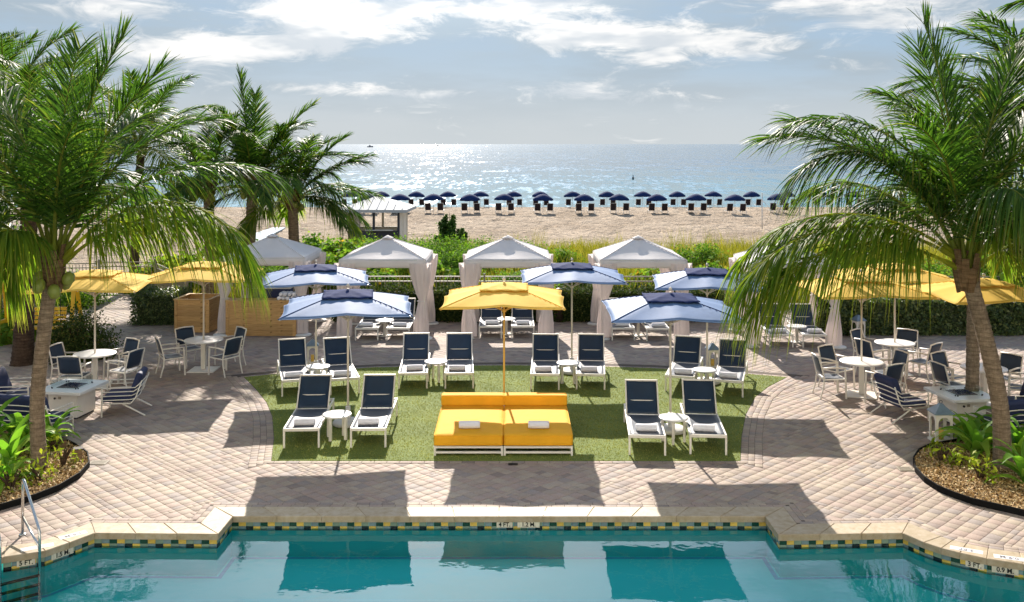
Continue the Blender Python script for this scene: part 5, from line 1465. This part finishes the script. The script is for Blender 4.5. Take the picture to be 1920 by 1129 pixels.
grass('dune_grass', 'scattered thin sea oat stalks at the edge of the sand', 2600, samp_sparse, .8, 2.0, 'dune_grass', 93, .010)

# ------------------------------------------------------------------ fence and gate
def fence_run(label, p0, p1, h=1.25, gate=False, first=[None]):
    p0, p1 = Vector((*p0, 0)), Vector((*p1, 0)); L = (p1 - p0).length; a = math.atan2(p1.y - p0.y, p1.x - p0.x)
    root = thing('gate' if gate else 'fence', label, 'gate' if gate else 'fence', p0, a)
    for z in ((h - .02), (h - .17), .12): MB().bar((0, 0, z), (L, 0, z), .03, .035).build('rail', M['fence'], root)
    n = int(L / .115); me = first[0]
    if me is None: me = first[0] = MB().box((0, 0, h / 2 - .06), (.016, .016, h - .16)).mesh('picket', M['fence'])
    for k2 in range(1, n): obj('picket', me, root, (L * k2 / n, 0, .08))
    np_ = max(1, round(L / 1.9))
    for k2 in range(np_ + 1):
        po = MB().box((0, 0, h / 2 + .02), (.055, .055, h + .06)).build('post', M['fence'], root); po.location = (L * k2 / np_, 0, 0)
        MB().lathe([(.04, 0), (.04, .015), (.01, .04)], 8, (0, 0, h + .05)).build('post_cap', M['fence'], po)
fence_run('bronze picket fence behind the cabanas', (-10.2, 31.0), (6.6, 31.0))
fence_run('bronze picket fence behind the right hedge', (6.7, 31.0), (17.5, 31.0))
fence_run('short fence return beside the gate', (-12.35, 34.3), (-10.3, 31.1))
fence_run('bronze picket gate across the beach path', (-14.4, 34.4), (-12.45, 34.4), 1.3, True)
fence_run('fence left of the gate behind the swing', (-19.5, 34.3), (-14.5, 34.4))

# ------------------------------------------------------------------ yellow swing
sw = thing('yellow_swing', 'bright yellow wooden A frame swing behind the dark palm trunk', 'swing', (-12.75, 26.6, 0), R(6))
for s in (-1, 1):
    for q in (-1, 1): MB().bar((s * 1.0, q * .55, 0), (s * .92, q * .06, 1.75), .10, .045).build('frame_leg', M['yellow_paint'], sw)
    MB().bar((s * .97, -.36, .62), (s * .97, .36, .62), .04, .09).build('cross_brace', M['yellow_paint'], sw)
    MB().tube([(s * .55, 0, 1.72), (s * .55, .0, .48)], .008, 5).build('chain', M['dark_metal'], sw)
MB().bar((-1.1, 0, 1.76), (1.1, 0, 1.76), .09, .10).build('top_beam', M['yellow_paint'], sw)
for k2 in range(5): MB().box((0, -.2 + k2 * .1, .45), (1.2, .085, .025)).build('seat_slat', M['yellow_paint'], sw)
for k2 in range(4): MB().box((0, .28 + k2 * .03, .56 + k2 * .11), (1.2, .022, .09)).build('back_slat', M['yellow_paint'], sw)

# ------------------------------------------------------------------ planting beds
def bed_obj(label, outline, seed):
    root = obj('planting_bed', MB().add(*fill_poly(outline, .03)).mesh('planting_bed', M['soil'])); tag(root, label, kind='structure')
    n = len(outline); A = offset_poly(outline, 0) ; c = np.mean(outline, 0)
    area = sum(outline[i - 1][0] * outline[i][1] - outline[i][0] * outline[i - 1][1] for i in range(n))
    if area > 0: outline = outline[::-1]
    OUT = offset_poly(outline, .02); mb = MB()
    for i in range(n):
        j = (i + 1) % n
        mb.add([(*outline[i], 0), (*outline[j], 0), (*OUT[j], 0), (*OUT[i], 0), (*outline[i], .10), (*outline[j], .10), (*OUT[j], .10), (*OUT[i], .10)], [(0, 1, 5, 4), (1, 2, 6, 5), (2, 3, 7, 6), (3, 0, 4, 7), (4, 5, 6, 7)])
    mb.build('edging', M['edging'], root)
    g = np.random.default_rng(seed); lo = np.min(outline, 0); hi = np.max(outline, 0); N_ = 34000
    x = g.uniform(lo[0], hi[0], N_); y = g.uniform(lo[1], hi[1], N_); ok = in_poly(outline, x, y); x, y = x[ok], y[ok]; n2 = len(x)
    P = np.c_[x, y, .035 + np.abs(g.normal(0, .02, n2)) + .03 * np.exp(-((x - c[0]) ** 2 + (y - c[1]) ** 2) / 1.5)]
    V, Q = leaves_np(P, np.tile([0, 0, 1.0], (n2, 1)), .055, g, .5, .55)
    tag(obj('mulch', np_mesh('mulch', V, Q, None, M['chips'], {'tone': np.repeat(g.random(n2), 4)}), root), kind='stuff')
    return root
BED_L = [G(-60, 975), G(0, 957), G(65, 938), G(110, 920), G(148, 897), G(166, 876), G(163, 858), G(148, 846), G(120, 832), G(90, 822), G(40, 812), G(-60, 806), G(-140, 830), G(-160, 900)]
BED_R = [G(1985, 985), G(1920, 968), G(1825, 946), G(1790, 934), G(1759, 921), G(1735, 905), G(1718, 886), G(1714, 868), G(1724, 852), G(1745, 842), G(1780, 836), G(1840, 826), G(1900, 820), G(1985, 818), G(2050, 860), G(2060, 930)]
bed_obj('mulched planting bed with black edging around the left palm', BED_L, 5)
bed_obj('mulched planting bed with black edging around the right palm', BED_R, 6)
def strap_leaf(L, e0, e1, w, seed):
    g = random.Random(seed); K = 9; P = []; x = z = 0.0; pts = []
    for k2 in range(K):
        s = k2 / (K - 1); pts.append((x, z)); e = R(e0 + (e1 - e0) * s ** 1.4); x += math.cos(e) * L / (K - 1); z += math.sin(e) * L / (K - 1)
    V = []; F = []; tip = []
    for k2, (x, z) in enumerate(pts):
        s = k2 / (K - 1); ww = w * (math.sin(PI * min(1, .14 + s * .86)) ** .7) * (1 - .2 * s) + .002; wob = .012 * math.sin(s * 9 + seed)
        V += [(x, -ww / 2, z + ww * .16 + wob), (x, 0, z - ww * .05), (x, ww / 2, z + ww * .16 - wob)]; tip += [s] * 3
    for k2 in range(K - 1):
        for q in range(2): F.append((k2 * 3 + q, k2 * 3 + q + 1, k2 * 3 + 4 + q, k2 * 3 + 3 + q))
    return np_mesh('leaf', np.array(V), F, None, M['lily'], {'tone': np.full(len(V), g.random()), 'tip': np.array(tip)}, True)
LEAVES = [strap_leaf(1.05, 72, -45, .17, 1), strap_leaf(.95, 62, -60, .18, 2), strap_leaf(.85, 48, -62, .17, 3), strap_leaf(1.0, 82, 0, .15, 4), strap_leaf(.75, 34, -60, .15, 5), strap_leaf(.95, 58, -80, .18, 6)]
def lily(label, x, y, sc, seed, group, n=16):
    g = random.Random(seed); root = thing('strap_leaf_plant', label, 'plant', (x, y, .04), 0, group)
    for k2 in range(n):
        o = obj('leaf', LEAVES[(k2 * 7 + seed) % 6], root, (g.uniform(-.04, .04), g.uniform(-.04, .04), 0), k2 * 2.4 + g.uniform(-.3, .3)); q = sc * g.uniform(.75, 1.2); o.scale = (q, q, q)
    MB().tube([(0, 0, 0), (.01, 0, .22 * sc)], [.05 * sc, .035 * sc], 8).build('stem', M['lily'], root)
gl_ = 'strap leaf plants in the beds'
for i, (px, py, sc, lab) in enumerate([(18, 880, 1.0, 'strap leaf plant at the left edge of the left bed'), (40, 845, 1.0, 'tall strap leaf plant just left of the left palm trunk'), (-20, 850, 1.15, 'strap leaf plant leaning in from the left picture edge'),
                                       (92, 838, .8, 'strap leaf plant hugging the left palm trunk'), (10, 915, .8, 'low strap leaf plant near the ladder'),
                                       (1832, 858, 1.05, 'strap leaf plant left of the leaning palm trunk'), (1868, 836, 1.05, 'strap leaf plant behind the leaning palm trunk'), (1915, 862, 1.15, 'large strap leaf plant right of the leaning trunk'),
                                       (1925, 915, 1.0, 'strap leaf plant with drooping leaves at the right picture edge'), (1815, 836, .75, 'small strap leaf plant by the tall lantern'), (1905, 828, 1.1, 'strap leaf plant at the back of the right bed')]):
    X, Y = G(px, py); lily(lab, X, Y, sc, 40 + i, gl_)
for i, (px, py, s, lab) in enumerate([(118, 880, .30, 'yellow green croton left of the timber path light'), (72, 908, .26, 'small croton right of the ladder in the left bed'), (20, 925, .3, 'croton at the front of the left bed'), (100, 852, .24, 'croton behind the left palm trunk base'),
                                      (1765, 872, .30, 'yellow green croton nearest the tip of the right bed'), (1752, 850, .12, 'small croton beside the tall lantern'), (1838, 905, .26, 'small croton at the front of the right bed'), (1800, 880, .2, 'low croton between others in the right bed')]):
    X, Y = G(px, py); shrub('croton_plant', lab, 'plant', (X, Y, .035), s * .85, s * .85, s * 1.15, 70, .13, 'croton', 200 + i, 'croton plants in the beds', clumps=9, aspect=.38, tight=.3)

# ------------------------------------------------------------------ beach furniture
def make_beach_umbrella():
    root = thing('beach_umbrella', 'x', 'beach umbrella'); n = 8; rings = 5; P = [(0, 0, 1.95)]; F = []
    for r in range(1, rings + 1):
        t = r / rings
        for k2 in range(n * 2):
            a = PI * k2 / n; rib = 1 if k2 % 2 == 0 else .955
            P.append((1.02 * t * math.cos(a) * rib, 1.02 * t * math.sin(a) * rib, 1.95 - .48 * t ** 1.9 - (0 if k2 % 2 == 0 else .03 * t)))
    m = n * 2
    for k2 in range(m): F.append((0, 1 + k2, 1 + (k2 + 1) % m))
    for r in range(rings - 1):
        for k2 in range(m): a = 1 + r * m; F.append((a + k2, a + m + k2, a + m + (k2 + 1) % m, a + (k2 + 1) % m))
    MB().add(P, F).build('canopy', M['beach_navy'], root, True, solid=.01)
    vl = MB(); 
    for k2 in range(m):
        a0, a1 = PI * k2 / n, PI * (k2 + 1) / n; r0 = 1.02 * (1 if k2 % 2 == 0 else .955); r1 = 1.02 * (1 if k2 % 2 else .955)
        z0 = 1.47 - (0 if k2 % 2 == 0 else .03); z1 = 1.47 - (0 if k2 % 2 else .03)
        vl.add([(r0 * math.cos(a0), r0 * math.sin(a0), z0), (r1 * math.cos(a1), r1 * math.sin(a1), z1), (r1 * math.cos(a1), r1 * math.sin(a1), z1 - .13), (r0 * math.cos(a0), r0 * math.sin(a0), z0 - .13)], [(0, 1, 2, 3)])
    vl.build('valance', M['beach_navy'], root, solid=.008)
    MB().tube([(0, 0, -.2), (0, 0, 2.02)], .022, 6).build('pole', M['white'], root)
    return root
def make_beach_chair():
    root = thing('beach_chair', 'x', 'beach chair')             # faces the sea (+Y)
    MB().grid(1, 2, lambda i, j: ((i - .5) * .54, -.30 + .28 * (1 - j), .34 + .70 * j)).build('backrest', M['chair_dark'], root, solid=.02)
    MB().grid(1, 2, lambda i, j: ((i - .5) * .54, -.02 + 1.25 * j, .34 - .03 * j)).build('seat', M['chair_dark'], root, solid=.02)
    fr = MB()
    for s in (-1, 1):
        fr.bar((s * .29, -.02, .34), (s * .29, -.31, 1.06), .035); fr.bar((s * .29, -.35, .33), (s * .29, 1.25, .31), .035)
    fr.bar((-.30, -.31, 1.06), (.30, -.31, 1.06), .035)
    fr.build('frame', M['white'], root)
    for s in (-1, 1):
        for y in (-.33, 1.2): MB().bar((s * .29, y, 0), (s * .29, y, .32), .035).build('leg', M['white'], root)
    return root
bu, bc = make_beach_umbrella(), make_beach_chair()
front = [690, 750, 813, 881, 945, 1018, 1095, 1160, 1232, 1305, 1378, 1458]
backr = [655, 715, 780, 840, 901, 963, 1013, 1074, 1138, 1205, 1270, 1337, 1410, 1475, 1540, 1600]
rs = random.Random(31); fu = True
ordn = ['first', 'second', 'third', 'fourth', 'fifth', 'sixth', 'seventh', 'eighth', 'ninth', 'tenth', 'eleventh', 'twelfth', 'thirteenth', 'fourteenth', 'fifteenth', 'sixteenth']
for row, lst, Z0 in (('landward', front, 97.5), ('seaward', backr, 116.5)):
    for i, px in enumerate(lst):
        Z = Z0 + rs.uniform(-.6, .6); X = (px - 960) / F_PX * Z; gz = ground_z(Z)
        o = place(bu, fu, (X, Z, gz), rs.uniform(0, 1), f'navy beach umbrella, {ordn[i]} from the left in the {row} row', 'navy umbrellas on the beach'); o.rotation_euler = (rs.uniform(-.04, .04), rs.uniform(-.04, .04), rs.uniform(0, .7))
        for s in (-1, 1):
            place(bc, fu and s < 0, (X + s * .62 + .08, Z - .15 + rs.uniform(-.1, .1), gz), rs.uniform(-.06, .06), f'dark beach chair {"left" if s < 0 else "right"} under the {ordn[i]} umbrella from left, {row} row', 'paired chairs on the beach')
        fu = False
# hut
hut = thing('beach_hut', 'pale square beach kiosk with metal hip roof and open sides', 'hut', ((703 - 960) / F_PX * 68, 69.8, ground_z(69)), R(-3))
hw, hd, wh = 1.72, 1.72, 2.45
for (sx, sy) in ((-1, -1), (0, -1), (1, -1), (-1, 1), (0, 1), (1, 1)): MB().box((sx * hw, sy * hd, wh / 2), (.15, .15, wh)).build('post', M['hut_dark'] if sy < 0 else M['hut_paint'], hut)
for sy in (-1, 1): MB().box((0, sy * hd, .5), (hw * 2 - .16, .08, 1.0)).build('counter_wall', M['hut_paint'] if sy > 0 else M['hut_dark'], hut)
for sy in (-1, 1): MB().box((0, sy * hd, wh - .09), (hw * 2 - .16, .10, .18)).build('lintel', M['hut_dark'] if sy < 0 else M['hut_paint'], hut)
for s in (-1, 1):
    for k2 in range(2): MB().box((s * hw, -.85 + k2 * 1.7, wh / 2), (.07, 1.52, wh - .02)).build('wall_panel', M['hut_paint'], hut)
MB().box((hw * .25, -hd - .2, 1.04), (1.9, .45, .05)).build('counter', M['hut_paint'], hut)
e = 2.35; zt = wh + .02
rf = MB().add([(-e, -e, zt), (e, -e, zt), (e, e, zt), (-e, e, zt), (-.25, 0, zt + .78), (.25, 0, zt + .78), (-e, -e, zt - .2), (e, -e, zt - .2), (e, e, zt - .2), (-e, e, zt - .2)],
              [(0, 1, 5, 4), (1, 2, 5), (2, 3, 4, 5), (3, 0, 4), (6, 7, 1, 0), (7, 8, 2, 1), (8, 9, 3, 2), (9, 6, 0, 3), (9, 8, 7, 6)]).build('roof', M['hut_roof'], hut)
for k2 in range(8):
    x = -e + .3 + k2 * (2 * e - .6) / 7; t = 1 - max(0, (abs(x) - .25)) / (e - .25)
    MB().bar((x, -e, zt + .02), (x, -e + e * t, zt + .78 * t + .02), .04, .05).build('seam', M['hut_roof'], rf)
# walkway mat, net posts, boats, buoy
P = [G(512, 428, -1.5), G(535, 428, -1.5), G(470, 462, -1.5), G(405, 462, -1.5)]
tag(MB().add([(p[0], p[1], ground_z(p[1]) + .12) for p in P] + [(p[0], p[1], ground_z(p[1]) + .02) for p in P], [(0, 3, 2, 1), (0, 1, 5, 4), (1, 2, 6, 5), (2, 3, 7, 6), (3, 0, 4, 7)]).build('beach_mat', simple('pale_blue_mat', (.42, .50, .55), .8, .2, .1, .5)), 'pale blue grey walkway mat across the sand between the palms', 'mat')
vb = [(1429, 428, 2.9), (1499, 405, 1.3), (1594, 405, 3.0)]
tops = []
for (px, py, h), lab in zip(vb, ('tall white net post on the sand right of centre', 'short white post on the sand behind the net post', 'white net post beside the right palm fronds')):
    X, Y = G(px, py, -1.55); o = thing('net_post', lab, 'post', (X, Y, ground_z(Y) - .05)); MB().tube([(0, 0, 0), (0, 0, h)], .045, 8).build('post', M['base_white'], o, True); MB().lathe([(.06, 0), (.05, .03), (.01, .05)], 8, (0, 0, h)).build('cap', M['base_white'], o)
    tops.append((X, Y, ground_z(Y) + h * .8))
a, b = Vector(tops[0]), Vector((tops[0][0] + 2.6, tops[0][1] + 1, ground_z(tops[0][1])))
tag(MB().tube([a, a.lerp(b, .5) + Vector((0, 0, -.15)), b], .022, 5).build('guy_rope', M['base_white']), 'white guy rope slanting down from the tall net post', 'rope')
for (px, Y, s, lab) in ((694, 2600, 1.0, 'small dark fishing boat on the horizon left of centre'), (820, 4200, .8, 'tiny boat on the horizon above the glitter')):
    X = (px - 960) / F_PX * Y; bt = thing('boat', lab, 'boat', (X, Y, -3.2)); bt.scale = (s, s, s)
    n = 10; Pp = []
    for k2 in range(n + 1):
        t = k2 / n; x = -8 + 16 * t; w = 2.2 * (1 - max(0, (t - .55) / .45) ** 2) + .05; Pp += [(x, -w, 2.2 + 1.2 * t * t), (x, -w * .6, -.3), (x, w * .6, -.3), (x, w, 2.2 + 1.2 * t * t)]
    Ff = [(k2 * 4 + q, k2 * 4 + (q + 1) % 4, k2 * 4 + 4 + (q + 1) % 4, k2 * 4 + 4 + q) for k2 in range(n) for q in range(4)] + [(3, 2, 1, 0), (n * 4, n * 4 + 1, n * 4 + 2, n * 4 + 3)]
    MB().add(Pp, Ff).build('hull', M['boat'], bt); MB().box((-1, 0, 4.0), (4.5, 3, 2.8)).build('cabin', M['boat'], bt, bevel=.3); MB().tube([(-1, 0, 5), (-1, 0, 9)], .12, 6).build('mast', M['boat'], bt)
Yb = F_PX * (CAM_H + 3.2) / (335 - HOR); X = (1187 - 960) / F_PX * Yb; bo = thing('buoy', 'small dark marker buoy in the sea right of centre', 'buoy', (X, Yb, -3.2))
MB().lathe([(.18, -.2), (.28, .06), (.22, .3), (.1, .42), (.08, .9), (.02, .96)], 14).build('float', M['dark_metal'], bo, True); MB().lathe([(.085, .7), (.085, .82)], 10).build('band', M['base_white'], bo)
